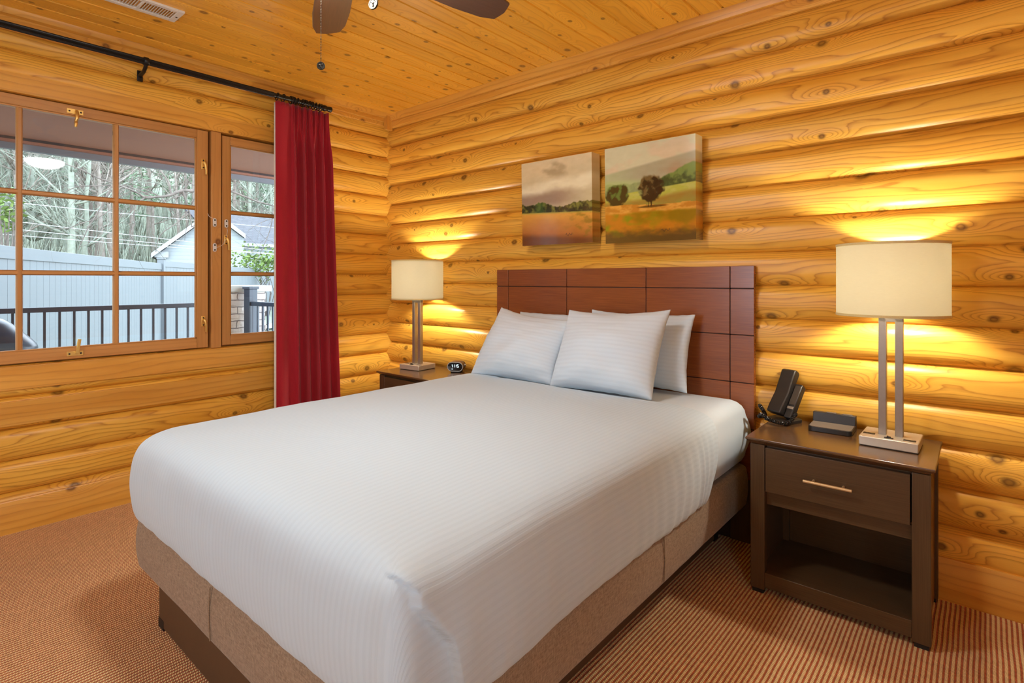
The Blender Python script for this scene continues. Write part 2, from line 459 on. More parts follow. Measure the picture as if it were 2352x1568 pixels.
struct(obj('wall_right', m, M_log, sharp=40), 'pine log wall on the right, out of frame', 'wall')
m = MB(); z0_, z1_ = 2.6-SL*12, 2.6-SL*3
for lo, hi in (((FW[0]-.06, z0_-.06), (FW[0]+.03, z1_+.06)), ((FW[1]-.03, z0_-.06), (FW[1]+.06, z1_+.06)), ((FW[0], z0_-.06), (FW[1], z0_+.03)), ((FW[0], z1_-.03), (FW[1], z1_+.06)), (((FW[0]+FW[1])/2-.03, z0_), ((FW[0]+FW[1])/2+.03, z1_))):
    m.box((RX-.045, lo[0], lo[1]), (RX+.06, hi[0], hi[1]))
struct(obj('fill_window_right', m, M_sash, bev=.003), 'unseen window added in the right wall for fill light', 'window')  # unseen window added to let neutral fill light onto the bed side
m = MB(); FX_ = (1.3, 2.2)
for j in range(0, 18):
    hi = 2.6-SL*j; lo = max(hi-SL, 0.)
    if hi <= .001: continue
    for a, b in (((0., FX_[0]), (FX_[1], RX)) if .80 < (lo+hi)/2 < 2.1 else ((0., RX),)):
        log_run(m, a, b, prof(lo, hi, None, 8), -.07, lambda t, d, z: (t, RY+d, z), key); key += 1
struct(obj('wall_front', m, M_log, sharp=40), 'pine log wall at the foot end, out of frame', 'wall')
m = MB()
for lo, hi in (((FX_[0]-.06, z0_-.06), (FX_[0]+.03, z1_+.06)), ((FX_[1]-.03, z0_-.06), (FX_[1]+.06, z1_+.06)), ((FX_[0], z0_-.06), (FX_[1], z0_+.03)), ((FX_[0], z1_-.03), (FX_[1], z1_+.06))):
    m.box((lo[0], RY-.06, lo[1]), (hi[0], RY+.045, hi[1]))
struct(obj('fill_window_foot', m, M_sash, bev=.003), 'unseen window added in the foot end wall for fill light', 'window')  # added out of view so neutral fill light reaches the bed foot
m = MB(); m.box((-.1, RY-.1, -.06), (RX+.1, .1, 0.), 1)
struct(obj('floor', m, M_carpet), 'ribbed gold and rust woven carpet', 'floor')
m = MB(); x = -.02; W = .1125; i = 0
while x < RX+.1:
    off = (random.random()*50, i*3.7+random.random()*2); g = .006; dz = .014
    xs = [(x, CZ+dz), (x+g, CZ), (x+W-g, CZ), (x+W, CZ+dz)]
    # two or three board lengths end to end
    ys = [RY-.1] + sorted(random.uniform(RY+.6, -.6) for _ in range(1)) + [.1]
    for a, b in zip(ys[:-1], ys[1:]):
        off = (random.random()*50, i*3.7+random.random()*2); i += 1
        for p, q in zip(xs[:-1], xs[1:]):
            m.face([m.v((p[0], a, p[1])), m.v((q[0], a, q[1])), m.v((q[0], b, q[1])), m.v((p[0], b, p[1]))],
                   [(a+off[0], p[0]-x+off[1]), (a+off[0], q[0]-x+off[1]), (b+off[0], q[0]-x+off[1]), (b+off[0], p[0]-x+off[1])], False)
    x += W
m.box((-.1, RY-.1, CZ+.02), (RX+.1, .1, CZ+.05), 1)
struct(obj('ceiling', m, M_ceil, recalc=False, sharp=0), 'knotty pine tongue and groove board ceiling', 'ceiling')

def board(name, lo, hi, label, mat=None, axis=None, bev=.003):
    o = box_obj(name, lo, hi, mat or M_trim, None, bev, axis); return struct(o, label, 'trim')
m = MB(); m.prism([(-.02, 0), (-.046, 0), (-.046, .155), (-.042, .163), (-.02, .163)], 0, .046, RX)
struct(obj('baseboard_back', m, M_trim), 'flat pine baseboard under the log wall behind the bed', 'baseboard')
m = MB(); m.prism([(.02, 0), (.042, 0), (.042, .150), (.037, .158), (.02, .158)], 1, RY, -.0)
struct(obj('baseboard_left', m, M_trim), 'flat pine baseboard under the window wall', 'baseboard')
# crown mouldings
m = MB(); m.prism([(-.01, 2.425), (-.040, 2.425), (-.050, 2.437), (-.052, 2.472), (-.046, 2.476), (-.046, 2.480), (-.058, 2.484), (-.066, 2.505), (-.070, CZ+.002), (-.01, CZ+.002)], 0, .0, RX)
struct(obj('trim_1', m, M_trim), 'pine crown moulding along the top of the back wall', 'crown moulding')
m = MB(); m.prism([(.01, 2.437), (.046, 2.437), (.05, 2.442), (.05, 2.466), (.062, 2.470), (.062, 2.498), (.085, 2.503), (.094, 2.515), (.097, CZ+.002), (.01, CZ+.002)], 1, RY, -.055)
struct(obj('trim_2', m, M_trim), 'stepped pine crown moulding above the window wall', 'crown moulding')
m = MB(); m.box((.062, -.100, 2.405), (.094, -.04, CZ+.001), 2)
struct(obj('trim_3', m, M_trim, bev=.002), 'short vertical pine corner block below the ceiling', 'trim')
# window frame boards
board('trim_4', (-.10, -3.32, WZ1), (.030, -.79, 2.272), 'flat pine header board over the window')
board('trim_5', (-.09, -1.353, WZ0), (.014, -1.294, WZ1), 'pine post between the wide and the narrow sash', M_sash)
board('trim_6', (-.09, -2.766, WZ0), (.014, -2.707, WZ1), 'pine post at the far left of the wide sash', M_sash)
board('trim_7', (-.09, -.87, WZ0-.002), (.016, -.80, WZ1), 'right window jamb behind the curtain', M_sash)
board('trim_8', (-.09, -3.26, WZ0-.002), (.016, -3.19, WZ1), 'left window jamb out of frame', M_sash)
board('trim_10', (-.095, -3.26, 2.098), (-.048, -.80, WZ1), 'head stop board added behind the sashes to block light', M_sash)  # this and the next three boards are added to block light leaks
board('trim_11', (-.095, -3.26, WZ0), (-.048, -.80, .862), 'sill stop board added behind the sashes to block light', M_sash)
board('trim_12', (-.092, -1.40, .855), (-.048, -1.25, 2.10), 'post stop board added behind the wide and narrow sashes to block light', M_sash)
board('trim_13', (-.092, -2.81, .855), (-.048, -2.66, 2.10), 'post stop board added out of frame to block light', M_sash)
board('trim_14', (.0, -3.4, .692), (.031, -.83, .808), 'flat planed sill log under the window')
board('trim_15', (.0, -3.4, .518), (.031, -.83, .637), 'flat planed log below the sill log')
board('trim_9', (-.13, -3.26, .775), (-.045, -.80, .812), 'outer pine window ledge', M_sash)

# ---- sashes
def latch(parent, y, z, kind, label=None):
    """brass latch: screw plate, lever, screws"""
    m = MB()
    if kind in ('top', 'bottom'): m.box((.0, y-.035, z-.013), (.008, y+.035, z+.013))
    else: m.box((.0, y-.011, z-.032), (.008, y+.011, z+.032))
    p = obj('latch', m, M_brass, parent, .0015); p['label'] = label or 'brass casement latch'
    m = MB()
    if kind == 'top':
        m.tube([(.010, y+.006, z+.004), (.022, y+.006, z-.01), (.026, y+.004, z-.04), (.018, y+.001, z-.055), (.030, y-.001, z-.066), (.030, y-.003, z-.085)], [.008, .008, .008, .0075, .008, .0065], 8)
    elif kind == 'bottom':
        m.box((.010, y+.004, z+.0), (.024, y+.018, z+.075), rot=Matrix.Rotation(-.15, 3, 'X'))
    else:
        m.tube([(.008, y, z+.01), (.022, y+.002, z+.008), (.026, y+.006, z-.005), (.024, y+.010, z-.03), (.022, y+.011, z-.065)], [.008, .009, .008, .0065, .006], 8)
    obj('lever', m, M_brass, p, .001)
    for k in (-1, 1):
        m = MB(); c = (.008, y+k*.024, z) if kind in ('top', 'bottom') else (.008, y, z+k*.022)
        m.lathe([(.0045, 0), (.004, .0015), (0, .002)], c, 12, 'x'); obj('screw', m, M_pewterdark, p)
    return p
def sash(name, y0, y1, z0, z1, vs, hs, label, stile=.062, rail=.058):
    w = thing(name, label, 'window', (-.02, (y0+y1)/2, z0)); w['kind'] = 'structure'
    xa, xb = -.045, .004
    for a, b in ((y0, y0+stile), (y1-stile, y1)):
        m = MB(); m.box((xa, a, z0), (xb, b, z1), 2); obj('stile', m, M_sash, w, .003)
    for a, b in ((z0, z0+rail), (z1-rail+.006, z1)):
        m = MB(); m.box((xa, y0+stile, a), (xb, y1-stile, b), 1); obj('rail', m, M_sash, w, .003)
    for y in vs:
        m = MB(); m.prism([(-.040, y-.012), (-.016, y-.013), (-.006, y-.007), (-.006, y+.007), (-.016, y+.013), (-.040, y+.012)], 2, z0+rail, z1-rail+.006); obj('muntin', m, M_sash, w, .001)
    for z in hs:
        m = MB(); m.prism([(-.040, z-.012), (-.017, z-.013), (-.0075, z-.007), (-.0075, z+.007), (-.017, z+.013), (-.040, z+.012)], 1, y0+stile, y1-stile); obj('muntin', m, M_sash, w, .001)
    # beads round the glass, catching the daylight
    for lo, hi in (((-.018, y0+stile, z0+rail), (-.004, y0+stile+.008, z1-rail)), ((-.018, y1-stile-.008, z0+rail), (-.004, y1-stile, z1-rail)),
                   ((-.018, y0+stile, z0+rail), (-.004, y1-stile, z0+rail+.007)), ((-.018, y0+stile, z1-rail-.001), (-.004, y1-stile, z1-rail+.006))):
        m = MB(); m.box(lo, hi); obj('glazing_bead', m, M_sash, w, .001)
    m = MB(); m.box((-.028, y0+stile-.01, z0+rail-.01), (-.024, y1-stile+.01, z1-rail+.01)); obj('glass_pane', m, M_glass, w)
    return w
w1 = sash('window_1', -2.693, -1.367, .818, 2.144, (-2.237, -1.835), (1.669, 1.267), 'wide pine sash window of nine panes with four brass latches')
latch(w1, -2.02, 2.112, 'top'); latch(w1, -2.02, .845, 'bottom'); latch(w1, -1.395, 1.938, 'side'); latch(w1, -1.395, .978, 'side')
w2 = sash('window_2', -1.285, -.875, .822, 2.136, (), (1.660, 1.270), 'narrow pine sash window half behind the red curtain', .05)
latch(w2, -1.262, 1.482, 'side')
w3 = sash('window_3', -3.185, -2.775, .822, 2.136, (), (1.660, 1.270), 'narrow pine sash window at the far left, out of frame', .05)
# alarm contacts
def contact(y, z, label, x=.015):
    t = thing('window_alarm_contact', label, 'sensor', (x, y, z), 'window alarm contacts')
    m = MB(); pts = []
    for k in range(20):
        a = 2*PI*k/20; pts.append((y+.0105*math.cos(a), z+.0105*math.sin(a)+(.016 if math.sin(a) > 0 else -.016)))
    m.prism(pts, 0, x, x+.009); obj('housing', m, M_whitep, t, .0015)
    for dz in (.015, -.015):
        m = MB(); m.lathe([(.005, 0), (.0045, .002), (0, .0025)], (x+.009, y, z+dz), 12, 'x'); obj('screw', m, M_pewter, t)
    return t
contact(-1.335, 1.585, 'upper white alarm contact on the post beside the narrow sash')
contact(-1.335, 1.431, 'lower white alarm contact on the post beside the narrow sash')
contact(-1.262, 1.585, 'white alarm contact on the narrow sash above its brass latch', .005)
m = MB(); m.tube([(.018, -1.335, 1.60), (.017, -1.347, 1.612), (.008, -1.362, 1.62), (.004, -1.37, 1.64)], .0012, 6)
tag(obj('sensor_wire', m, M_whitep, origin=(.018, -1.335, 1.6)), 'short thin wire from the upper alarm contact to the wide sash', 'wire')
m = MB(); m.tube([(.022, -1.335, 1.43), (.024, -1.32, 1.433), (.018, -1.30, 1.44), (.013, -1.28, 1.455), (.016, -1.262, 1.50), (.016, -1.258, 1.54), (.014, -1.262, 1.575)], .0012, 6)
tag(obj('sensor_wire', m, M_whitep, origin=(.022, -1.335, 1.43)), 'looping thin wire between the lower contact and the narrow sash', 'wire')

# ================================================================ curtain rod, rings, curtain
RXC, RZC = .135, 2.428
t = thing('curtain_rod', 'fluted black curtain rod above the window', 'curtain rod', (RXC, -1.72, RZC))
m = MB(); n = 20; prof_ = []
ring = [[m.v((RXC+r*math.cos(2*PI*i/(2*n)), y, RZC+r*math.sin(2*PI*i/(2*n)))) for i in range(2*n) for r in ((.0175 if i % 2 else .0155),)] for y in (-3.5, -1.02)]
for i in range(2*n):
    j = (i+1) % (2*n); m.face([ring[0][i], ring[0][j], ring[1][j], ring[1][i]])
m.face(ring[0]); m.face(ring[1][::-1])
obj('fluted_pole', m, M_blackm, t, sharp=20)
m = MB(); m.lathe([(.0150, -1.02), (.0145, -.665)], (RXC, 0, RZC), 24, 'y'); obj('end_pole', m, M_blackm, t)
m = MB(); m.lathe([(.0, -.672), (.019, -.670), (.021, -.660), (.021, -.648), (.017, -.642), (.0175, -.630), (.019, -.622), (.019, -.607), (.016, -.604), (0, -.604)], (RXC, 0, RZC), 24, 'y')
obj('finial', m, M_blackm, t)
for by in (-1.735, -3.2):
    m = MB(); m.lathe([(.021, by-.012), (.023, by-.008), (.023, by+.008), (.021, by+.012)], (RXC, 0, RZC), 24, 'y')
    br = obj('bracket', m, M_blackm, t)
    m = MB(); m.tube([(.03, by, RZC-.055), (.10, by, RZC-.045), (.125, by, RZC-.03), (RXC, by, RZC-.016)], [.011, .010, .010, .009], 10); obj('bracket_arm', m, M_blackm, br)
    m = MB(); m.box((.026, by-.014, RZC-.085), (.036, by+.014, RZC-.025)); obj('wall_plate', m, M_blackm, br, .003)
ry = [-.995+.0, -.955, -.902, -.888, -.876, -.853, -.822, -.808, -.795, -.765, -.745, -.722, -.70, -.685]
for i, y in enumerate(ry):
    m = MB(); m.tube([(RXC+.0235*math.cos(a), y+.004*math.sin(a*1.0+i), RZC-.004+.0235*math.sin(a)) for a in [2*PI*k/24 for k in range(24)]], .0034, 8, True)
    lab = ('leftmost black ring on the curtain rod, at the curtain edge' if i == 0 else 'second black ring from the left on the curtain rod' if i == 1 else 'small black ring bunched on the curtain rod above the red pleats')
    tag(obj('curtain_ring', m, M_blackm, origin=(RXC, y, RZC-.03)), lab, 'curtain ring', 'curtain rings on the rod')
# curtain: flat leading panel then gathered pleats
m = MB(); NS, NV = 260, 46; P = []
ctl = [0., .06, .12, .19]
def cur(s, v):
    """s 0..1 across, v 0 top .. 1 bottom"""
    y0, y1 = -1.008, (-.628 + .075*v**1.3)
    flat = .24-.05*v
    if s < flat:
        k = s/flat; y = y0+(.105+.03*v)*k; x = .010*math.sin(k*PI)*(1-.3*v)+.012*math.sin(k*2.2*PI)*v
        return x, y
    k = (s-flat)/(1-flat)
    ya = y0+.105+.03*v; y = ya+(y1-ya)*k
    npl = 6.5
    # tight triple pleats at the top open to broad folds below
    broad = .030*math.sin(2*PI*k*npl*.62+.6)+.012*math.sin(2*PI*k*npl*1.24+1.)
    tight = .014*math.sin(2*PI*k*npl)+.007*math.sin(2*PI*k*npl*3)
    w = min(1., v/.16); w = w*w*(3-2*w)
    x = tight*(1-w)+broad*w*(1-.15*v)
    y += .012*math.sin(2*PI*k*npl*.62+2.1)*w
    return x, y
for j in range(NV+1):
    v = (j/NV)**1.15; z = 2.392+(.05*0)-v*(2.392-.03); row = []
    for i in range(NS+1):
        s = i/NS; x, y = cur(s, v)
        zz = z + (.006*abs(math.sin(s*40)) if j == 0 else 0)
        xo = .135 if v < .1 else .135+.012*min(1, (v-.1)*2)
        row.append((xo+x, y, zz))
    P.append(row)
m.grid(P)
cu = obj('curtain', m, M_curtain, sharp=0, recalc=True, origin=(.135, -.8, .03), solid=.003)
tag(cu, 'crimson pleated curtain hanging at the right of the window', 'curtain')
m = MB(); m.grid([[(cur(s, v)[0]+.128-.003, cur(s, v)[1]-.004, 2.385-v*(2.385-.035)) for s in (0., .02, .05, .1)] for v in [k/30 for k in range(31)]])
o = obj('curtain_lining', m, M_lining, cu, sharp=0, solid=.001); o['label'] = 'cream lining edge'
for k in range(7):
    s = .30+k*.105; x, y = cur(s, .0); m = MB()
    m.tube([(.131+x, y, 2.388), (.131+x, y, 2.400), (RXC-.002, y, 2.404)], .0016, 6)
    obj('hook', m, M_blackm, cu)

# ================================================================ ceiling vent
t = thing('ceiling_vent', 'white slatted air register set in the pine ceiling', 'vent', (.61, -1.89, CZ))
vx0, vx1, vy0, vy1 = .540, .685, -2.06, -1.728
m = MB()
for lo, hi in (((vx0, vy0), (vx1, vy0+.028)), ((vx0, vy1-.028), (vx1, vy1)), ((vx0, vy0+.028), (vx0+.025, vy1-.028)), ((vx1-.025, vy0+.028), (vx1, vy1-.028)), ((vx0+.025, -1.900), (vx1-.025, -1.888))):
    m.box((lo[0], lo[1], CZ-.010), (hi[0], hi[1], CZ+.002))
obj('frame', m, M_white, t, .002)
m = MB(); m.box((vx0+.02, vy0+.02, CZ+.001), (vx1-.02, vy1-.02, CZ+.004)); obj('duct_shade_sheet', m, M_dark, t)  # dark sheet stands in for the shade inside the duct
for k in range(24):
    y = vy0+.036+k*.0113
    if abs(y+1.894) < .008: continue
    m = MB(); m.box((vx0+.025, y-.0045, CZ-.006), (vx1-.025, y+.0045, CZ-.0045), rot=Matrix.Rotation(.7, 3, 'X')); obj('slat', m, M_white, t)
for yy in (vy0+.014, vy1-.014):
    m = MB(); m.lathe([(0, -.012), (.004, -.0115), (.005, -.010)], ((vx0+vx1)/2, yy, CZ), 12); obj('screw', m, M_pewter, t)

# ================================================================ ceiling fan
FX, FY, FZ = 2.135, -1.785, 2.25
t = thing('ceiling_fan', 'five bladed brown ceiling fan with pull chains over the bed', 'ceiling fan', (FX, FY, CZ))
m = MB(); m.lathe([(0, CZ), (.075, CZ), (.078, CZ-.01), (.06, CZ-.045), (.03, CZ-.06), (0, CZ-.06)], (FX, FY, 0)); obj('canopy', m, M_nickel, t)
m = MB(); m.lathe([(.013, CZ-.05), (.013, 2.40)], (FX, FY, 0), 16); obj('downrod', m, M_nickel, t)
m = MB(); m.lathe([(0, 2.42), (.05, 2.415), (.11, 2.39), (.125, 2.35), (.125, 2.30), (.10, 2.275), (.085, 2.27), (.085, 2.235), (.06, 2.225), (0, 2.225)], (FX, FY, 0)); obj('motor_housing', m, M_nickel, t)
m = MB(); m.lathe([(.045, 2.228), (.12, 2.224), (.134, 2.215), (.134, 2.203), (.128, 2.201)], (FX, FY, 0)); obj('light_fitter', m, M_nickel, t)
m = MB(); m.lathe([(.128, 2.212), (.128, 2.205), (.120, 2.180), (.09, 2.156), (.05, 2.144), (0, 2.141)], (FX, FY, 0), cap=False); b = obj('light_bowl', m, M_bowl, t); b['label'] = 'glowing frosted glass bowl'
for k in range(5):
    a = math.radians(152.8+72*k); R = Matrix.Rotation(a, 3, 'Z'); pit = Matrix.Rotation(math.radians(-13), 3, 'X')
    m = MB(); pts = [(.17, -.055), (.30, -.066), (.45, -.070), (.57, -.064), (.628, -.048), (.636, -.02), (.640, .0), (.636, .02), (.628, .048), (.57, .064), (.45, .070), (.30, .066), (.17, .055)]
    vs = m.prism(pts, 2, -.004, .004, 0)
    for v in vs: v.co = R @ (pit @ v.co) + Vector((FX, FY, FZ))
    bl = obj('blade', m, M_blade, t, .0015)
    m = MB(); vs = m.prism([(.07, -.018), (.15, -.022), (.20, -.045), (.25, -.03), (.26, 0), (.25, .03), (.20, .045), (.15, .022), (.07, .018)], 2, .004, .009)
    for v in vs: v.co = R @ (pit @ v.co) + Vector((FX, FY, FZ))
    obj('blade_bracket', m, M_nickel, bl, .001)
def chain(x, y, z0, z1, face, R, sz, lab):
    m = MB(); z = z0
    while z > z1: m.ico((x, y, z), .0019, 1); z -= .0048
    c = obj('pull_chain', m, M_pewter, t)
    # cast medallion with raised rim and an emblem
    N = Matrix.Rotation(face, 3, 'Z')
    m = MB(); m.lathe([(0, -.0022), (R, -.0022), (R*1.06, 0), (R, .0022), (0, .0022)], (0, 0, 0), 32, 'y')
    m.lathe([(R*.82, -.0022), (R*.82, -.0036), (R*1.0, -.0036), (R*1.02, -.0020)], (0, 0, 0), 32, 'y')
    for v in m.bm.verts: v.co = N @ v.co + Vector((x, y, z1-R))
    d = obj('medallion', m, M_pewter, c); d['label'] = lab
    m = MB(); m.lathe([(0, -.0026), (R*.80, -.0026), (R*.80, -.0020)], (0, 0, 0), 28, 'y')
    for v in m.bm.verts: v.co = N @ v.co + Vector((x, y, z1-R))
    obj('medallion_recess', m, M_pewterdark, d)
    m = MB()
    if sz == 'fan':
        for kk in range(3):
            a = 2*PI*kk/3+.5
            m.tube([(.12*R*math.cos(a), -.0034, .12*R*math.sin(a)), (.4*R*math.cos(a+.15), -.0036, .4*R*math.sin(a+.15)), (.66*R*math.cos(a+.3), -.0034, .66*R*math.sin(a+.3))], [R*.09, R*.17, R*.10], 8)
    else:
        m.tube([(0, -.0034, -.55*R), (0, -.0034, -.15*R)], R*.13, 8); m.ico((0, -.003, .2*R), R*.30, 2, (1, .25, 1))
        for kk in range(5):
            a = PI*(.1+.2*kk); m.tube([(.42*R*math.cos(a), -.0034, .2*R+.42*R*math.sin(a)), (.62*R*math.cos(a), -.0034, .2*R+.62*R*math.sin(a)*.8)], R*.05, 6)
    for v in m.bm.verts: v.co = N @ v.co + Vector((x, y, z1-R))
    obj('emblem', m, M_pewter, d)
chain(2.084, -1.828, 2.20, 1.896, .95, .0118, 'fan', 'pewter fan emblem medallion on the long chain')
chain(2.207, -1.724, 2.20, 2.090, .25, .0165, 'bulb', 'pewter bulb emblem medallion on the short chain')

# ================================================================ nightstands
def nightstand(ox, label):
    X0, X1, Y0, Y1, ZT = 2.908+ox, 3.508+ox, -.468, -.050, .610
    t = thing('nightstand', label, 'nightstand', ((X0+X1)/2, (Y0+Y1)/2, 0), 'nightstands beside the bed')
    # top with an under-bevelled edge
    m = MB(); o = .020
    rings = [[(X0+e, Y0+e), (X1-e, Y0+e), (X1-e, Y1), (X0+e, Y1)] for e in (.002, 0, 0, o)]
    zs = [ZT, ZT-.002, ZT-.009, ZT-.026]
    V = [[m.v((p[0], p[1], z)) for p in r] for r, z in zip(rings, zs)]
    off = (random.random()*9, 3.7*random.randrange(9))
    def fc(vs):
        f = m.face(vs); m.prism_uv(f, 0, off)
    fc(V[0]); fc(V[3][::-1])
    for a, b in zip(V[:-1], V[1:]):
        for i in range(4): fc([a[i], b[i], b[(i+1) % 4], a[(i+1) % 4]])
    obj('top', m, M_nstop, t, .001)
    bx0, bx1, by0, by1, zb = X0+.015, X1-.012, Y0+.016, Y1-.004, ZT-.026
    L = .053
    for a, b in ((bx0, bx0+L), (bx1-L, bx1)):
        m = MB(); m.box((a, by0, .016), (b, by0+.036, zb), 2); obj('leg', m, M_ns, t, .002)
        m = MB(); m.box((a, by1-.036, .016), (b, by1, zb), 2); obj('leg', m, M_ns, t, .002)
        for y in (by0+.005, by1-.031):
            m = MB(); m.box((a+.006, y, 0), (b-.006, y+.026, .017)); obj('glide', m, M_rubber, t)
    for a in (bx0+.010, bx1-.028):
        m = MB(); m.box((a, by0+.034, .03), (a+.018, by1-.034, zb), 2); obj('side_panel', m, M_ns, t)
    m = MB(); m.box((bx0+.03, by1-.022, .03), (bx1-.03, by1-.012, zb), 0); obj('back_panel', m, M_ns, t)
    m = MB(); m.box((bx0+L, by0+.003, .026), (bx1-L, by0+.034, .084), 0); obj('bottom_rail', m, M_ns, t, .0015)
    m = MB(); m.box((bx0+.028, by0+.03, .062), (bx1-.028, by1-.02, .080), 0); obj('shelf', m, M_ns, t, .001)
    m = MB(); m.box((bx0+L, by0+.030, .345), (bx1-L, by0+.046, .400), 0); obj('front_rail', m, M_ns, t, .0015)
    m = MB(); m.box((bx0+.028, by0+.03, .395), (bx1-.028, by1-.02, .405), 0); obj('drawer_support', m, M_ns, t)
    m = MB(); m.box((bx0+L+.002, by0+.020, zb-.012), (bx1-L-.002, by0+.05, zb), 0); obj('top_rail', m, M_ns, t)
    m = MB(); m.box((bx0+L+.004, by0-.004, .405), (bx1-L-.004, by0+.018, zb-.008), 0); d = obj('drawer', m, M_ns, t, .0015)
    m = MB(); cx = (bx0+bx1)/2-.012; z = .488; y = by0-.033
    m.tube([(cx-.078, y, z), (cx+.078, y, z)], .0055, 14)
    h = obj('handle', m, M_handle, d, .001); h['label'] = 'champagne bar handle'
    for dx in (-.048, .048):
        m = MB(); m.tube([(cx+dx, y, z), (cx+dx, by0-.003, z)], .0045, 12); obj('handle_post', m, M_handle, d)
    return t
nightstand(0, 'dark brown nightstand right of the bed with the telephone on it')
nightstand(-2.435, 'dark brown nightstand left of the bed with the lit alarm clock on it')

# ================================================================ table lamps
def lamp(cx, cy, rz, label, ZT=.610):
    t = thing('table_lamp', label, 'table lamp', (cx, cy, ZT), 'table lamps on the nightstands')
    m = MB(); m.box((cx-.091, cy-.085, ZT+.002), (cx+.091, cy+.085, ZT+.036)); b = obj('base', m, M_steel, t, .003)
    m = MB(); m.box((cx-.085, cy-.079, ZT), (cx+.085, cy+.079, ZT+.003)); obj('base_pad', m, M_rubber, t)
    for dx, dy in ((-.066, -.028), (.062, -.050)):
        m = MB(); m.box((cx+dx-.019, cy+dy-.010, ZT+.035), (cx+dx+.019, cy+dy+.010, ZT+.0375)); o = obj('outlet', m, M_pewter, b, .001); o['label'] = 'small dark power outlet'
        for q in (-.008, .008):
            m = MB(); m.box((cx+dx+q-.004, cy+dy-.006, ZT+.037), (cx+dx+q+.004, cy+dy+.006, ZT+.0381)); obj('outlet_slot', m, M_black, o)
    m = MB(); m.box((cx-.014, cy-.066, ZT+.035), (cx+.014, cy-.052, ZT+.038)); s = obj('switch_plate', m, M_pewter, b, .001)
    m = MB(); m.box((cx-.006, cy-.065, ZT+.037), (cx+.006, cy-.053, ZT+.043), rot=Matrix.Rotation(.25, 3, 'Y')); obj('switch', m, M_black, s, .001)
    for dx in (-.026, .026):
        m = MB(); m.box((cx+dx-.0125, cy-.014, ZT+.035), (cx+dx+.0125, cy+.014, ZT+.490), 2); obj('post', m, M_nickel, t, .0015)
    m = MB(); m.box((cx-.0385, cy-.014, ZT+.462), (cx+.0385, cy+.014, ZT+.492)); obj('crosspiece', m, M_nickel, t, .0015)
    m = MB(); m.lathe([(.010, ZT+.49), (.010, ZT+.515), (.017, ZT+.52), (.017, ZT+.556), (.012, ZT+.56)], (cx, cy, 0), 20); obj('socket', m, M_brass, t)
    m = MB(); m.lathe([(.012, ZT+.558), (.014, ZT+.57), (.027, ZT+.595), (.030, ZT+.615), (.026, ZT+.635), (.014, ZT+.647), (0, ZT+.65)], (cx, cy, 0), 20); obj('bulb', m, M_bulb, t)
    R, z0, z1 = .179, ZT+.485, ZT+.757
    m = MB(); V = []
    m.lathe([(R, z0), (R, z1), (R-.002, z1), (R-.002, z0), (R, z0)], (cx, cy, 0), 96, cap=False)
    sh = obj('lamp_shade', m, M_shade, t)
    for z in (z0, z1-.009):
        m = MB(); m.lathe([(R-.003, z), (R+.0012, z), (R+.0016, z+.0045), (R+.0012, z+.009), (R-.003, z+.009), (R-.003, z)], (cx, cy, 0), 96, cap=False); o = obj('binding', m, M_shadetrim, sh); o['label'] = 'pale yellow edge binding'
    m = MB()
    for k in range(3):
        a = 2*PI*k/3+.4; m.tube([(cx, cy, ZT+.70), (cx+(R-.003)*math.cos(a), cy+(R-.003)*math.sin(a), z1-.006)], .0016, 6)
    m.tube([(cx+.02, cy, ZT+.588), (cx+.042, cy, ZT+.63), (cx+.03, cy, ZT+.688), (cx, cy, ZT+.70)], .0015, 6); m.tube([(cx-.02, cy, ZT+.588), (cx-.042, cy, ZT+.63), (cx-.03, cy, ZT+.688), (cx, cy, ZT+.70)], .0015, 6)
    obj('harp', m, M_nickel, t)
    t.rotation_euler.z = rz
    return t
lamp(3.362, -.222, math.radians(-1), 'larger looking lit lamp on the right nightstand, twin steel posts and drum shade')
lamp(.612, -.222, math.radians(6), 'lit lamp in the corner on the left nightstand by the clock, drum shade')

# ================================================================ alarm clock (left nightstand)
cx, cy, zt = .958, -.150, .610
t = thing('alarm_clock', 'small dark alarm clock with a lit time display on the left nightstand', 'clock', (0, 0, 0))
def pill(w, h, n=12):
    r = h/2; pts = []
    for k in range(n+1): a = -PI/2+PI*k/n; pts.append((w/2-r+r*math.cos(a), r*math.sin(a)))
    for k in range(n+1): a = PI/2+PI*k/n; pts.append((-(w/2-r)+r*math.cos(a), r*math.sin(a)))
    return pts
Wc, Hc, zc = .106, .060, .040
m = MB(); m.prism([(p[0], p[1]+zc) for p in pill(Wc, Hc)], 1, 0., .085); obj('body', m, furniture('walnut_clock_case', rgb(92, 56, 34), rgb(64, 38, 24), .4), t, .003)
m = MB(); m.prism([(p[0], p[1]+zc) for p in pill(Wc+.004, Hc+.004)], 1, -.006, .002); o = obj('bezel', m, M_nickel, t, .001)
m = MB(); m.prism([(p[0], p[1]+zc) for p in pill(Wc-.005, Hc-.005)], 1, -.0075, -.002); scn = obj('screen', m, M_screen, t, .0008)
m = MB(); m.box((-.035, .010, 0), (.035, .070, .014)); obj('foot', m, M_black, t, .003)
m = MB(); m.lathe([(.007, .0), (.007, .010), (.005, .012), (0, .012)], (.052, .045, .046), 16, 'x'); obj('knob', m, M_nickel, t)
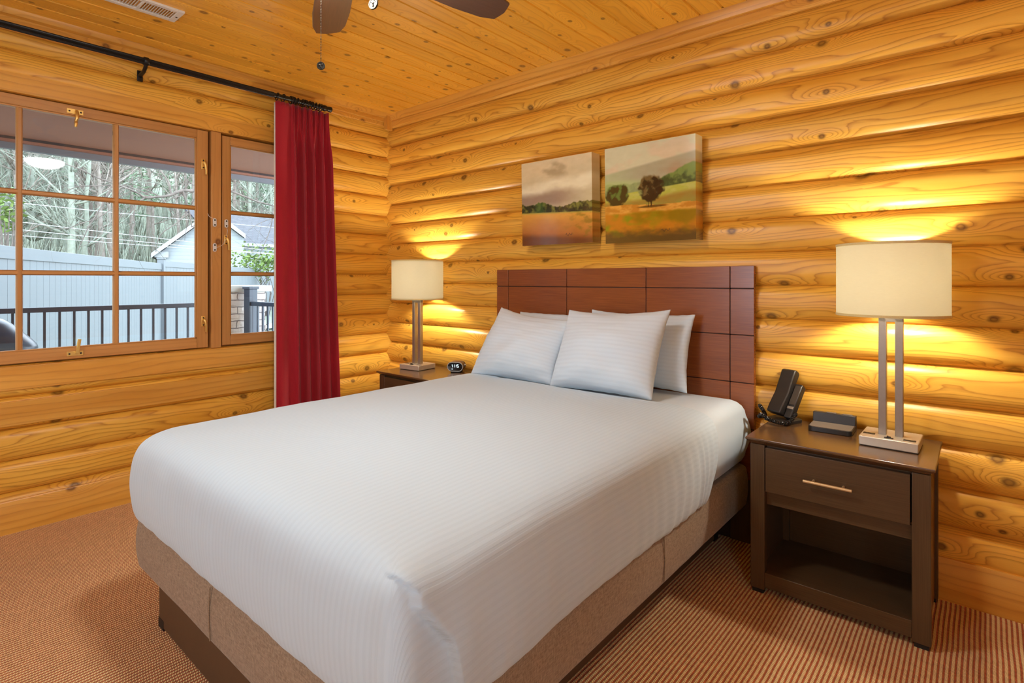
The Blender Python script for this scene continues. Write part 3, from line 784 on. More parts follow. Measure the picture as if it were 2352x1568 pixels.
# seven segment digits 1 1 5 and the little flag under them
m = MB()
def seg(x, z, w, h): m.box((x-w/2, -.0085, z-h/2), (x+w/2, -.0074, z+h/2))
th = .0026
def digit(x, z, s, d):
    w, h = .0095*s, .019*s
    S = {'a': (0, h/2, w, th), 'g': (0, 0, w, th), 'd': (0, -h/2, w, th), 'b': (w/2, h/4, th, h/2), 'c': (w/2, -h/4, th, h/2), 'f': (-w/2, h/4, th, h/2), 'e': (-w/2, -h/4, th, h/2)}
    for k in d: q = S[k]; seg(x+q[0], z+q[1], q[2], q[3])
Z = zc+.006
digit(-.022, Z, 1, 'bc'); seg(-.020, Z+.006, .006, .0024)
digit(-.008, Z, 1, 'bc'); digit(.004, Z, .9, 'bc'); digit(.020, Z, 1, 'afgcd')
seg(-.018, zc-.015, .010, .004)
o = obj('time_display', m, M_digit, scn, flat=True); o['label'] = 'lit digits'
t.location = (cx-.02, cy-.02, zt); t.rotation_euler.z = math.radians(31)

# ================================================================ telephone (right nightstand)
t = thing('telephone', 'black telephone with coiled cord standing at the left of the right nightstand', 'telephone', (0, 0, 0))
tilt = Matrix.Rotation(math.radians(-32), 3, 'X')       # leans back toward the wall
def tl(m, dz=.018):
    for v in m.bm.verts: v.co = tilt @ v.co + Vector((0, 0, dz))
m = MB(); m.prism([(-.055, -.045), (.055, -.045), (.055, .060), (.03, .075), (-.03, .075), (-.055, .060)], 2, 0, .016); obj('base', m, M_black, t, .004)
m = MB(); m.prism([(-.020, .0), (.010, .0), (.010, .155), (-.020, .160)], 0, .018, .052)
tl(m); body = obj('body', m, M_black, t, .004)
m = MB(); m.prism([(-.012, .01), (.012, .01), (.008, .13), (-.012, .14)], 0, -.040, .030); tl(m); obj('cradle', m, M_black, t, .004)
m = MB(); m.prism([(-.046, .004), (-.012, .004), (-.010, .205), (-.020, .214), (-.042, .214), (-.050, .205), (-.046, .165), (-.040, .10), (-.046, .04)], 0, -.050, .016)
tl(m); hs = obj('handset', m, M_black, t, .005)
m = MB(); m.box((.022, -.0215, .062), (.050, -.019, .150)); tl(m); obj('face_plate', m, plain('charcoal_panel', rgb(62, 55, 48), .35), body, .001)
m = MB(); m.box((.022, -.024, .040), (.050, -.019, .052)); tl(m); obj('key_row', m, M_nickel, body, .001)
# coiled cord looping round the foot of the phone
path = [Vector(p) for p in ((-.050, -.055, .045), (-.072, -.050, .062), (-.082, -.020, .040), (-.080, -.005, .012), (-.074, -.050, .013), (-.045, -.072, .030), (.0, -.080, .020), (.045, -.072, .014), (.066, -.040, .020), (.068, .0, .050))]
def cr(P, t):
    n = len(P)-1; k = min(int(t*n), n-1); f = t*n-k; g = lambda i: P[max(0, min(n, i))]
    a, b, c, d = g(k-1), g(k), g(k+1), g(k+2)
    return .5*((2*b)+(c-a)*f+(2*a-5*b+4*c-d)*f*f+(3*b-a-3*c+d)*f**3)
coil = []; NC = 1100; turns = 62
for i in range(NC+1):
    u = i/NC; p = cr(path, u); q = cr(path, min(1, u+.004)); T = (q-p).normalized() if (q-p).length > 0 else Vector((0, 0, 1))
    n1 = T.cross(Vector((.1, .2, 1))).normalized(); n2 = T.cross(n1)
    a = u*turns*2*PI; coil.append(p+n1*.0065*math.cos(a)+n2*.0065*math.sin(a))
m = MB(); m.tube(coil, .0021, 6); o = obj('coiled_cord', m, plain('glossy_black_cord', rgb(30, 28, 26), .2), t)
t.location = (2.957, -.132, .610); t.rotation_euler.z = math.radians(-22)

# ================================================================ charging dock / speaker
t = thing('speaker_dock', 'low black speaker dock with a grey ledge between telephone and lamp', 'speaker', (0, 0, 0))
m = MB(); r = .018; w, d = .078, .075; pts = []
for cx_, cy_, a0 in ((w-r, -d+r, -90), (w-.004, d-.004, 0), (-w+.004, d-.004, 90), (-w+r, -d+r, 180)):
    rr = r if cy_ < 0 else .004
    for k in range(7): a = math.radians(a0+15*k); pts.append((cx_+rr*math.cos(a), cy_+rr*math.sin(a)))
m.prism(pts, 2, .001, .020); obj('tray', m, M_black, t, .0015)
m = MB(); m.prism([(p[0]*.96, p[1]*.94) for p in pts], 2, .019, .0212); obj('grey_ledge', m, M_graytop, t)
m = MB(); m.prism([(.030, .0205), (.072, .0205), (.072, .057), (.038, .059)], 0, -.078, .078); b = obj('back_housing', m, M_black, t, .002)
for x in (-.012, .046):
    m = MB(); m.box((x-.018, .045, .0575), (x+.018, .066, .0602), rot=Matrix.Rotation(-.08, 3, 'X')); obj('button_pad', m, M_graytop, b, .0005)
t.location = (3.152, -.137, .610); t.rotation_euler.z = math.radians(1.5)

# ================================================================ headboard
HX0, HX1 = 1.221, 2.821
t = thing('headboard', 'tall cherry brown panelled headboard against the log wall', 'headboard', (2.021, -.05, 0))
m = MB(); m.box((HX0, -.060, .30), (HX1, -.036, 1.296), 0); obj('panel', m, M_hb, t, .002)
GX = [1.319, 1.771, 2.277, 2.712]; GZ = [1.190, .972, .748, .535]
xs = [HX0]+GX+[HX1]; zs = [1.296]+GZ+[.30]
for i in range(5):
    for j in range(5):
        m = MB(); g = .0022
        m.box((xs[i]+(g if i else 0), -.0665, zs[j+1]+(g if j < 4 else 0)), (xs[i+1]-(g if i < 4 else 0), -.059, zs[j]-(g if j else 0)), 0)
        obj('veneer_tile', m, M_hb, t, .0012)
m = MB()
for x in GX: m.box((x-.003, -.0612, .30), (x+.003, -.0595, 1.295), 2)
for z in GZ: m.box((HX0+.001, -.0612, z-.003), (HX1-.001, -.0595, z+.003), 0)
obj('groove', m, M_hbdark, t)
m = MB(); m.box((HX0+.05, -.052, 0), (HX1-.05, -.047, .31), 0); obj('lower_panel', m, M_hbdark, t)
for a in (HX0+.02, HX1-.11):
    m = MB(); m.box((a, -.060, 0), (a+.09, -.047, .31), 2); obj('leg', m, M_ns, t, .002)

# ================================================================ bed
t = thing('bed', 'queen bed base with taupe upholstered box and white mattress', 'bed', (2.04, -1.09, 0))
BX0, BX1, BY0, BY1 = 1.28, 2.80, -2.095, -.075
m = MB(); m.box((1.395, -2.055, .006), (2.665, -.12, .188), 0); obj('pedestal', m, M_ped, t, .004)
for x, y in ((1.397, -2.053), (2.663, -2.053), (1.397, -.14), (2.663, -.14)):
    m = MB(); sx = 1 if x < 2 else -1
    m.box((x-sx*.003, y-.003, 0), (x+sx*.045, y+.001, .034)); m.box((x-sx*.003, y-.003, 0), (x, y+.045, .034)); m.box((x, y, 0), (x+sx*.045, y+.045, .007)); obj('corner_glide', m, M_rubber, t)
# upholstered box: soft edged
def soft_box(m, x0, x1, y0, y1, z0, z1, r, nx=40, ny=50, nz=8, bulge=.006, nseed=0.):
    """rounded box surface from stacked rounded rectangles"""
    def loop(e, z, rr):
        pts = []
        X0, X1, Y0, Y1 = x0+e, x1-e, y0+e, y1-e
        for cx, cy, a0 in ((X1-rr, Y0+rr, -90), (X1-rr, Y1-rr, 0), (X0+rr, Y1-rr, 90), (X0+rr, Y0+rr, 180)):
            for k in range(9): a = math.radians(a0+90*k/8); pts.append((cx+rr*math.cos(a), cy+rr*math.sin(a)))
            # straight run to the next corner
            nxt = {-90: (X1, Y1-rr, X1, Y0+rr), 0: (X0+rr, Y1, X1-rr, Y1), 90: (X0, Y0+rr, X0, Y1-rr), 180: (X1-rr, Y0, X0+rr, Y0)}[a0]
            for k in range(1, 24): f = k/24; pts.append((nxt[2]+(nxt[0]-nxt[2])*f, nxt[3]+(nxt[1]-nxt[3])*f))
        return [Vector((p[0], p[1], z)) for p in pts]
    rows = []
    for k in range(6): a = PI/2*k/5; rows.append((r*(1-math.sin(a)), z0+r*(1-math.cos(a))))
    for k in range(1, nz): f = k/nz; rows.append((-bulge*math.sin(PI*f), z0+r+(z1-z0-2*r)*f))
    for k in range(6): a = PI/2*k/5; rows.append((r*(1-math.cos(a)), z1-r*(1-math.sin(a))))
    P = []
    for e, z in rows:
        L = loop(e, z, max(.02, .035-e*.3))
        P.append(L)
    for row in P:
        for p in row:
            d = .0025*mn.noise(Vector((p.x*5+nseed, p.y*5, p.z*7)))
            c = Vector(((x0+x1)/2, (y0+y1)/2, p.z)); p += (p-c).normalized()*d
    V = m.grid(P, None, True)
    m.face(V[0]); m.face(V[-1][::-1])
m = MB(); soft_box(m, BX0, BX1, BY0, BY1, .187, .378, .024); bx = obj('box_spring', m, M_box, t, sharp=60)
for x in (1.965, 2.12-.9+.0):
    pass
m = MB(); m.tube([(1.962, BY0-.0055, .21), (1.962, BY0-.0085, .28), (1.962, BY0-.0055, .36)], .0022, 6); o = obj('seam', m, M_box, bx)
m = MB(); m.tube([(BX1+.0055, -.98, .21), (BX1+.0085, -.98, .28), (BX1+.0055, -.98, .36)], .0022, 6); obj('seam', m, M_box, bx)
m = MB(); soft_box(m, BX0+.02, BX1-.005, BY0+.03, BY1+.002, .372, .678, .07, bulge=.018, nseed=4.); mt = obj('mattress', m, M_sheet, t, sharp=70)

# coverlet -------------------------------------------------------------
def coverlet():
    m = MB()
    xl, xr, yf, yh = 1.248, 2.832, -2.118, -.47
    rl, rr_ = .085, .045
    def ring(e, R1, R2):
        """one loop of the cloth, inset by e: down the left side, round the foot, up the right side"""
        out = []; a, b, f = xl+e, xr-e, yf+e
        def st(x0, y0, x1, y1, n, nx, ny):
            for k in range(n): t = k/n; out.append((x0+(x1-x0)*t, y0+(y1-y0)*t, nx, ny))
        def arc(cx, cy, r, a0, a1, n):
            for k in range(n): q = math.radians(a0+(a1-a0)*k/n); out.append((cx+r*math.cos(q), cy+r*math.sin(q), math.cos(q), math.sin(q)))
        st(a, yh, a, f+R1, 90, -1, 0); arc(a+R1, f+R1, R1, 180, 270, 14)
        st(a+R1, f, b-R2, f, 110, 0, -1); arc(b-R2, f+R2, R2, 270, 360, 16)
        mid = max(yf+.40, f+R2+.02); st(b, f+R2, b, mid, 120, 1, 0); st(b, mid, b, yh, 90, 1, 0); out.append((b, yh, 1, 0))
        return out
    ctl = [(.055, .362), (.020, .372), (.006, .400), (-.002, .45), (-.006, .50), (-.004, .55), (.004, .60), (.022, .645), (.055, .674), (.10, .686), (.17, .692), (.27, .694)]
    prof = []
    for i in range(len(ctl)-1):
        n = 3 if i < 1 else 7 if i < 8 else 5
        for k in range(n):
            f = k/n; g = lambda q: ctl[max(0, min(len(ctl)-1, q))]
            a, b, c, d = g(i-1), g(i), g(i+1), g(i+2)
            prof.append(tuple(.5*((2*b[w])+(c[w]-a[w])*f+(2*a[w]-5*b[w]+4*c[w]-d[w])*f*f+(3*b[w]-a[w]-3*c[w]+d[w])*f**3) for w in (0, 1)))
    prof.append(ctl[-1])
    half = (xr-xl)/2; rows = []; uvs = []
    for pi_, (e, z) in enumerate(prof):
        R, U = [], []
        for (x, y, nx, ny) in ring(e, min(rl+.5*max(0, e), half-e), min(rr_+.5*max(0, e), half-e)):
            p = Vector((x, y, z))
            side = max(0., min(1., (.66-z)/.10)); 
            # wrinkles and drape on the hanging parts
            if side > 0:
                n1 = mn.noise(Vector((x*9, y*9, z*1.6+3)))*.004+mn.noise(Vector((x*22, y*22, z*2.6+x*5)))*.0028
                if nx > .9:
                    near = max(0, min(1, (y+1.25)/.5)); n1 += near*.0035*math.sin(y*85+z*6+2*mn.noise(Vector((y*6, z*4, 0))))
                p += Vector((nx, ny, 0))*n1*side
            # folded corner flap: everything past the crease stands proud of the foot panel
            sd = y-(yf)
            if nx > .25 and y < yf+.62 and z < .689:
                d = sd if nx > .95 else (sd-.02)
                zz = max(0., .672-z)
                crease = .004+.78*zz if zz < .137 else .111+.24*(zz-.137)
                k = (d-crease)/.007
                s = max(0., min(1., k)); s = s*s*(3-2*s)
                fade = max(0., 1-max(0., d-crease)/.42)
                p += Vector((nx, ny*.3, 0))*(.023*s*fade)*max(0, min(1, (.690-z)/.03))
            cd = math.hypot(p.x-(xr-.035), p.y-(yf+.03))
            if z > .55 and cd < .2:
                q = math.exp(-(cd/.055)**2)*min(1, (z-.55)/.1); p += Vector((.010, -.012, .022))*q
            # low rounded crown and gentle unevenness on top
            if z > .66: p.z += .004*mn.noise(Vector((p.x*3, p.y*3, 0)))+.0015*mn.noise(Vector((p.x*11, p.y*11, 2)))
            # hem line wavers
            if z < .41: p.z += .006*mn.noise(Vector((x*3.1, y*3.1, 8)))
            R.append(p)
            drop = max(0, .694-z)
            U.append((x+drop*(nx if abs(nx) > .5 else 0), y))
        rows.append(R); uvs.append(U)
    e0 = prof[-1][0]
    for q in range(1, 13):
        f = q/12; e = e0+(half-e0)*f; rr0 = min(rr_+.5*e, half-e); R, U = [], []
        for (x, y, nx, ny) in ring(e, min(rl+.5*e, half-e), rr0):
            p = Vector((x, y, .694+.010*math.sin(f*PI/2)))
            p.z += .004*mn.noise(Vector((p.x*3, p.y*3, 0)))+.0015*mn.noise(Vector((p.x*11, p.y*11, 2)))
            R.append(p); U.append((x, y))
        rows.append(R); uvs.append(U)
    # head edge: turned slightly askew like the photo
    for R in rows:
        for p in R:
            if p.y > yh-.25:
                k = (p.y-(yh-.25))/.25
                p.y += k*(-.055*max(0, 1-abs(p.x-2.05)/.5) + .02*(p.x < 1.6) - (.05+.4*max(0, .66-p.z))*max(0, (p.x-2.6)/.22))
    m.grid(rows, uvs)
    o = obj('coverlet', m, M_linen, None, sharp=0, origin=(2.04, -1.3, .36), recalc=False)
    return tag(o, 'white ribbed coverlet tucked over the bed with a folded corner', 'bedspread')
coverlet()
# turned back hem strip of the coverlet
# ---------------------------------------------------------------- pillows
def pillow(TL, TR, BL, BR, T, label, seed, ear=.02, sag=.05):
    TL, TR, BL, BR = map(Vector, (TL, TR, BL, BR)); n = ((TR-TL).cross(BL-TL)).normalized()
    if n.y > 0: n = -n
    m = MB(); N, Mm = 44, 34; sides = []
    for sgn in (1, -1):
        P, U = [], []
        for j in range(Mm+1):
            v = -1+2*j/Mm; v = math.sin(v*PI/2)*.35+v*.65; row, ur = [], []
            for i in range(N+1):
                u = -1+2*i/N; u = math.sin(u*PI/2)*.35+u*.65
                a, b = (u+1)/2, (v+1)/2
                # edges pulled in between pointed corners
                px = u*(1-.065*(1-v*v)); py = v*(1-sag*(1-u*u)) if v > 0 else v*(1-.045*(1-u*u))
                a, b = (px+1)/2, (py+1)/2
                p = (BL.lerp(BR, a)).lerp(TL.lerp(TR, a), b)
                th = ((1-u*u)*(1-v*v))
                th = max(th, 0)**.52*T/2
                low = 1.10-.16*v
                w = mn.noise(Vector((u*1.7+seed, v*1.7, seed)))*.16
                wr = (mn.noise(Vector((u*2.2+seed*3, v*9, seed+sgn)))*.006+mn.noise(Vector((u*7, v*14+seed, sgn)))*.0025)*min(1, th*30)
                edge = .004*mn.noise(Vector((u*8, v*8, seed)))*(1-min(1, th*25))
                p = p+n*sgn*(th*low*(1+w)+wr)+Vector((edge, 0, edge))
                row.append(p); ur.append(((v+1)/2*.45+.5*sgn, (u+1)/2*.6))
            P.append(row); U.append(ur)
        m.grid(P, U)
    bmesh.ops.remove_doubles(m.bm, verts=m.bm.verts, dist=1.2e-3)
    lo = min(v.co.z for v in m.bm.verts); c = (BL+BR)/2
    o = obj('pillow', m, M_pillow, None, sharp=0, origin=(c.x, c.y, lo), sub=1)
    # seam round the edge
    return tag(o, label, 'pillow', 'pillows against the headboard')
pillow((1.471, -.135, 1.038), (2.02, -.135, 1.035), (1.44, -.20, .69), (2.03, -.20, .69), .14, 'white pillow at the back left, mostly hidden, only its top edge showing', 2.3, sag=.02)
pillow((1.983, -.135, 1.070), (2.575, -.135, 1.065), (1.96, -.20, .69), (2.562, -.20, .69), .14, 'white pillow at the back right, its right edge showing past the front pillow', 5.1, sag=.075)
pillow((1.440, -.27, 1.072), (1.975, -.262, 1.015), (1.345, -.44, .675), (1.935, -.42, .68), .22, 'white pillow at the front left, leaning, one corner pointing up', 8.7, sag=.12)
pillow((1.928, -.27, 1.074), (2.512, -.27, 1.094), (1.932, -.455, .682), (2.504, -.455, .69), .215, 'white pillow at the front right overlapping the left pillow, both top corners pointed', 11.9, sag=.135)

# ================================================================ paintings
def sm(a, b, x):
    t = max(0., min(1., (x-a)/(b-a) if b != a else 0)); return t*t*(3-2*t)
def mixc(a, b, t): return tuple(a[i]+(b[i]-a[i])*t for i in range(3))
def fbm(x, y, s=0., o=4):
    v = 0; a = .5
    for k in range(o): v += a*mn.noise(Vector((x, y, s+k*7.1))); x *= 2; y *= 2; a *= .5
    return v
def art1(u, v):
    n = fbm(u*3, v*6, 1); n2 = fbm(u*9, v*18, 4)
    sky = mixc((196, 178, 146), (212, 188, 156), sm(.6, 1., v+n*.3))
    sky = mixc(sky, (158, 136, 108), sm(.05, .45, n+.25-abs(v-.83)*2.2-abs(u-.55)*.5)*.75)
    sky = mixc(sky, (226, 210, 184), sm(.12, 0, abs(v-.66-n*.10+u*-.05)))
    sky = mixc(sky, (150, 120, 106), sm(.13, .02, abs(v-.54-n*.06))*sm(1.0, .45, u)*.85)
    sky = mixc(sky, (186, 160, 138), sm(.50, .40, v)*.7)
    c = sky
    v += -.085+.065*u
    tt = .425+.05*fbm(u*5, 0, 9)+.03*fbm(u*22, 0, 3)+.035*sm(.6, 1, u)-.03*sm(.35, .6, u)*sm(.85, .6, u)
    base = .315+.02*u
    if v < tt:
        g = fbm(u*14, v*14, 6); tree = mixc((58, 54, 34), (128, 122, 58), sm(-.15, .3, g+(v-base)*2.2-.12))
        tree = mixc(tree, (64, 92, 44), sm(.12, .02, abs(u-.27))*.6); c = mixc(c, tree, sm(tt, tt-.012, v))
    if v < base:
        f = (base-v)/base
        fld = mixc((216, 152, 64), (170, 100, 42), sm(.0, .9, f+n*.25)); fld = mixc(fld, (126, 104, 30), sm(.05, .4, n2+.1)*sm(.5, 1., u)*.6)
        fld = mixc(fld, (110, 62, 30), sm(.75, 1., f)); fld = mixc(fld, (150, 148, 70), sm(.10, .0, f)*.7)
        c = mixc(c, fld, sm(base, base-.008, v))
    return mixc(c, (c[0]*.92, c[1]*.9, c[2]*.85), .5+.5*n2)
def art2(u, v):
    n = fbm(u*3, v*5, 21); n2 = fbm(u*10, v*22, 24)
    c = mixc((206, 190, 156), (198, 188, 160), v); c = mixc(c, (212, 172, 146), sm(.0, .3, n)*.5)
    ridge = .76+.12*u-.02
    if v < ridge: c = mixc(c, mixc((158, 146, 122), (166, 168, 132), sm(.5, .0, u)), sm(ridge, ridge-.03, v)*.9); 
    c = mixc(c, (168, 112, 80), sm(.10, .0, abs(v-.70))*sm(.55, .85, u)*.5*sm(-.2, .2, n+.1))
    r2 = .68-.05*u
    if v < r2: c = mixc(c, (168, 178, 122), sm(.7, .2, u)*sm(r2, r2-.05, v)*.8)
    v -= .058
    hedge = .56+.04*fbm(u*8, 0, 30)+.13*sm(.55, 1., u)
    hb = .44+.06*u
    if v < hedge: 
        g = fbm(u*12, v*12, 33); hc = mixc((58, 76, 40), (112, 132, 66), sm(-.2, .25, g+(v-hb-.05)*3)); c = mixc(c, hc, sm(hedge, hedge-.02, v)*(.35+.65*sm(.45, .65, u)))
    if v < hb: c = mixc(c, mixc((170, 166, 70), (182, 174, 92), sm(-.2, .2, n2)), sm(hb, hb-.01, v))
    md = .40+.05*sm(.4, 1, u)+.02*n
    if v < md: c = mixc(c, mixc((150, 108, 44), (140, 128, 58), sm(-.2, .3, n)), sm(md, md-.06, v)*.9)
    b1 = .36-.05*u
    bush = ((u-.14)/.15)**2+((v-.44)/.125)**2+.8*fbm(u*11, v*11, 40)
    if bush < 1 and v > .33: c = mixc(c, mixc((46, 44, 22), (86, 108, 50), sm(-.1, .25, fbm(u*15, v*15, 44)+(v-.46)*2)), sm(1., .62, bush))
    if v < .335+.02*n-.03*sm(.2, .6, u): 
        c = mixc(c, mixc((214, 150, 66), (190, 120, 40), sm(-.2, .2, n2)), .95)
    gv = .265-.02*u+.03*n
    if v < gv:
        f = (gv-v)/gv; k = mixc((184, 112, 26), (138, 104, 14), sm(-.1, .25, n)); k = mixc(k, (128, 128, 18), sm(.1, .4, fbm(u*4, v*7, 50)+.15)*sm(.9, .2, u)); k = mixc(k, (86, 64, 30), sm(.6, 1.05, f+n2*.2)); c = mixc(c, k, sm(0, .12, f))
    sh = ((u-.55)/.2)**2+((v-.293)/.014)**2
    c = mixc(c, (72, 50, 20), sm(1., .3, sh)*.8)
    crown = ((u-.53)/.15)**2+((v-.475)/.145)**2+.7*fbm(u*12, v*12, 60)
    if crown < 1: c = mixc(c, mixc(mixc((40, 32, 20), (104, 84, 50), sm(-.1, .3, fbm(u*18, v*18, 63)+(v-.48)*2-(u-.5)*1.2)), (130, 134, 80), sm(.15, .35, fbm(u*10, v*10, 66))*sm(.6, .4, u)), sm(1., .66, crown))
    for xx in (.505, .535):
        if abs(u-xx-(v-.3)*.06) < .0055 and .29 < v < .36: c = (44, 30, 18)
    return mixc(c, (c[0]*.92, c[1]*.92, c[2]*.88), .5+.5*n2)
def painting(x0, x1, z0, z1, art, label, tilt, N=150):
    t = thing('painting', label, 'painting', ((x0+x1)/2, -.041, z0), 'canvas landscapes over the headboard')
    m = MB(); cl = m.bm.loops.layers.float_color.new('Col'); D = .084; yf = -.125; r = .004
    e = [0, .0]
    us = [-D, -D*.5, -r, -r*.3]+[(x1-x0)*k/N for k in range(N+1)]+[(x1-x0)+r*.3, (x1-x0)+r, (x1-x0)+D*.5, (x1-x0)+D]
    vs_ = [-D, -D*.5, -r, -r*.3]+[(z1-z0)*k/N for k in range(N+1)]+[(z1-z0)+r*.3, (z1-z0)+r, (z1-z0)+D*.5, (z1-z0)+D]
    w, h = x1-x0, z1-z0; V = []
    def dep(a, L): return max(0, -a, a-L)
    for b in vs_:
        row = []
        for a in us:
            da, db = dep(a, w), dep(b, h); d = max(da, db)
            x = x0+max(0, min(w, a)); z = z0+max(0, min(h, b)); y = yf+(0 if d <= r*.3 else d)
            if d > 0: x += (.0012 if a < 0 else -.0012 if a > w else 0)*-1; z += (.0012 if b < 0 else -.0012 if b > h else 0)*-1
            row.append((m.v((x, y, z)), max(0, min(1, a/w)), max(0, min(1, b/h)), da > r*.2 and db > r*.2))
        V.append(row)
    for j in range(len(vs_)-1):
        for i in range(len(us)-1):
            q = (V[j][i], V[j][i+1], V[j+1][i+1], V[j+1][i])
            if all(k[3] for k in q): continue
            f = m.face([k[0] for k in q])
            if not f: continue
            for l, k in zip(f.loops, q):
                cc = art(k[1], k[2]); l[cl] = (lin(max(0, min(255, cc[0]*1.14))), lin(max(0, min(255, cc[1]*1.20))), lin(max(0, min(255, cc[2]*1.18))), 1)
    piv = Vector((0, -.05, z0)); R = Matrix.Rotation(tilt, 3, 'X')
    cv = obj('canvas', m, M_paint, t, sharp=50)
    m = MB(); m.box((x0+.012, -.090, z0+.012), (x1-.012, -.037, z1-.012)); obj('stretcher_frame', m, M_trim, t)
    m = MB(); pts = [(x0+w*(.64+.012*k)+.003*math.sin(k*2.1), yf-.0006, z0+h*(.105+.004*k*.2)+.006*math.sin(k*1.7)*(1 if k % 3 else 1.6)) for k in range(9)]
    m.tube(pts, .0009, 5); s = obj('signature', m, M_hbdark, cv); s['label'] = 'small dark painted scrawl'
    t.rotation_euler.x = tilt
    return t
painting(1.486, 1.984, 1.441, 1.937, art1, 'left painting over the bed, tree line under a hazy sky', math.radians(1.2))
painting(2.070, 2.570, 1.430, 1.938, art2, 'right painting over the bed, round tree in a golden field', math.radians(1.2))

# ================================================================ outdoors
M_soffit = plain('red_brown_soffit', rgb(136, 90, 72), .7, 0., 6, .06)
M_gutter = plain('grey_gutter', rgb(104, 106, 112), .5, 0., 10, .04)
M_darkgap = plain('soffit_gap_shade', rgb(58, 48, 46), .9)  # dark colour stands in for the shaded gap behind the gutter
M_vinyl = plain('grey_vinyl_fence', rgb(92, 99, 104), .5, 0., 3, .05)
M_deck = plain('deck_boards', rgb(120, 104, 92), .8, 0., 20, .1)
M_rail = plain('black_powder_coat', rgb(40, 52, 68), .3, 0., 40, .08)
M_cover = plain('black_vinyl_cover', rgb(44, 56, 72), .32, 0., 5, .1)
M_stone = stone_mat(); M_cap = plain('stone_cap', rgb(190, 196, 194), .8, 0., 12, .12)
M_side = siding(); M_shing = shingle(); M_fasc = plain('white_fascia', rgb(132, 136, 138), .5)
M_bark = hazy('hazed_grey_bark', rgb(130, 136, 124), rgb(108, 113, 102), 6.)  # hillside bark and needle tones lightened, distance haze put into the colour
M_bark2 = hazy('hazed_brown_bark', rgb(142, 134, 126), rgb(114, 106, 98), 5.)
M_bark3 = hazy('hazed_pale_bark', rgb(128, 135, 122), rgb(112, 118, 106), 5.)
M_near = hazy('branch_bark', rgb(112, 104, 98), rgb(80, 74, 70), 12.)
M_leaf = hazy('green_leaf', rgb(104, 122, 68), rgb(80, 102, 54), 8., .7)
M_pineleaf = hazy('hazed_pine_needles', rgb(128, 148, 124), rgb(104, 126, 100), 3.)
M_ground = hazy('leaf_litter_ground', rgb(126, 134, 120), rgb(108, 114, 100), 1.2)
M_wire = plain('grey_cable', rgb(150, 153, 154), .5)

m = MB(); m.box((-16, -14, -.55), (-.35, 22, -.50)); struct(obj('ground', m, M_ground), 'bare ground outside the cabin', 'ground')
# wooded hillside rising beyond the house
m = MB(); P = []
for i in range(40):
    row = []
    for j in range(50):
        x = -15-i*1.9; y = -40+j*2.6
        z = -.5+max(0, (-x-17))*.05+max(0, -x-30)*.30+1.2*mn.noise(Vector((x*.06, y*.06, 0)))
        row.append((x, y, z))
    P.append(row)
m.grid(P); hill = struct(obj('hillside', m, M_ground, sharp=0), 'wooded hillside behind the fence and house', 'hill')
def hz(x, y): return -.5+max(0, (-x-17))*.05+max(0, -x-30)*.30+1.2*mn.noise(Vector((x*.06, y*.06, 0)))

# porch
m = MB(); m.box((-2.20, -8, -.20), (-.075, 1.2, -.08), 1); struct(obj('porch_deck', m, M_deck), 'porch deck outside the window', 'deck')
m = MB(); m.box((-2.06, -8, 2.335), (-.075, 3.2, 2.37), 1); struct(obj('porch_ceiling', m, M_soffit), 'red brown porch soffit above the window', 'soffit')
m = MB(); m.box((-2.10, -8, 2.315), (-2.045, 3.2, 2.345), 1); struct(obj('soffit_gap_strip', m, M_darkgap), 'dark strip standing for the shaded gap at the porch soffit edge', 'trim')
m = MB(); m.box((-2.115, -8, 2.297), (-2.05, 3.2, 2.316), 1); struct(obj('soffit_edge_trim', m, M_soffit), 'thin red brown edge strip of the porch roof', 'trim')
m = MB(); m.prism([(-2.10, 2.250), (-2.13, 2.245), (-2.20, 2.258), (-2.23, 2.30), (-2.24, 2.42), (-2.10, 2.42)], 1, -8, 3.2); struct(obj('gutter', m, M_gutter), 'grey gutter along the porch roof edge', 'gutter')
m = MB(); m.box((-2.24, -8.2, 2.40), (.0, 3.4, 2.44), 1); struct(obj('porch_roof', m, M_shing), 'porch roof over the deck', 'roof')

def railing(name, label, p0, p1, n, post_ends=(False, False), z0=-.08):
    """top rail, bottom rail and square balusters between two points"""
    p0, p1 = Vector(p0), Vector(p1); d = p1-p0; L = d.length; a = math.atan2(d.y, d.x); c = (p0+p1)/2
    t = thing(name, label, 'railing', (c.x, c.y, z0), 'porch railings')
    R = Matrix.Rotation(a, 3, 'Z')
    def bx(nm, lo, hi, par=t, b=.003, mat=M_rail):
        m = MB(); m.box(lo, hi)
        for v in m.bm.verts: v.co = R @ v.co + Vector((c.x, c.y, 0))
        return obj(nm, m, mat, par, b)
    bx('top_rail', (-L/2, -.030, .972), (L/2, .030, 1.012)); bx('bottom_rail', (-L/2, -.018, .06), (L/2, .018, .10))
    for k in range(n):
        x = -L/2+L*(k+.5)/n; bx('baluster', (x-.008, -.008, .09), (x+.008, .008, .975), b=0)
    for e, x in zip(post_ends, (-L/2, L/2)):
        if e:
            p = bx('post', (x-.045, -.045, z0), (x+.045, .045, 1.14)); bx('post_cap', (x-.056, -.056, 1.14), (x+.056, .056, 1.165), p)
    return t
railing('porch_railing', 'long black porch railing in front of the grey fence', (-2.1, -3.95, 0), (-2.1, -.42, 0), 37)
railing('porch_railing', 'short black railing running back to the house from the post by the stone pillar', (-2.02, -.20, 0), (-1.02, -.02, 0), 13, (True, True))
t = thing('stone_pillar', 'stacked ledge stone pillar with pale cap behind the black post', 'pillar', (-2.32, -.18, -.5))
m = MB(); m.box((-2.52, -.40, -.5), (-2.16, .02, 1.11)); obj('shaft', m, M_stone, t, .01)
m = MB(); m.box((-2.56, -.44, 1.11), (-2.12, .07, 1.175)); obj('cap', m, M_cap, t, .008)
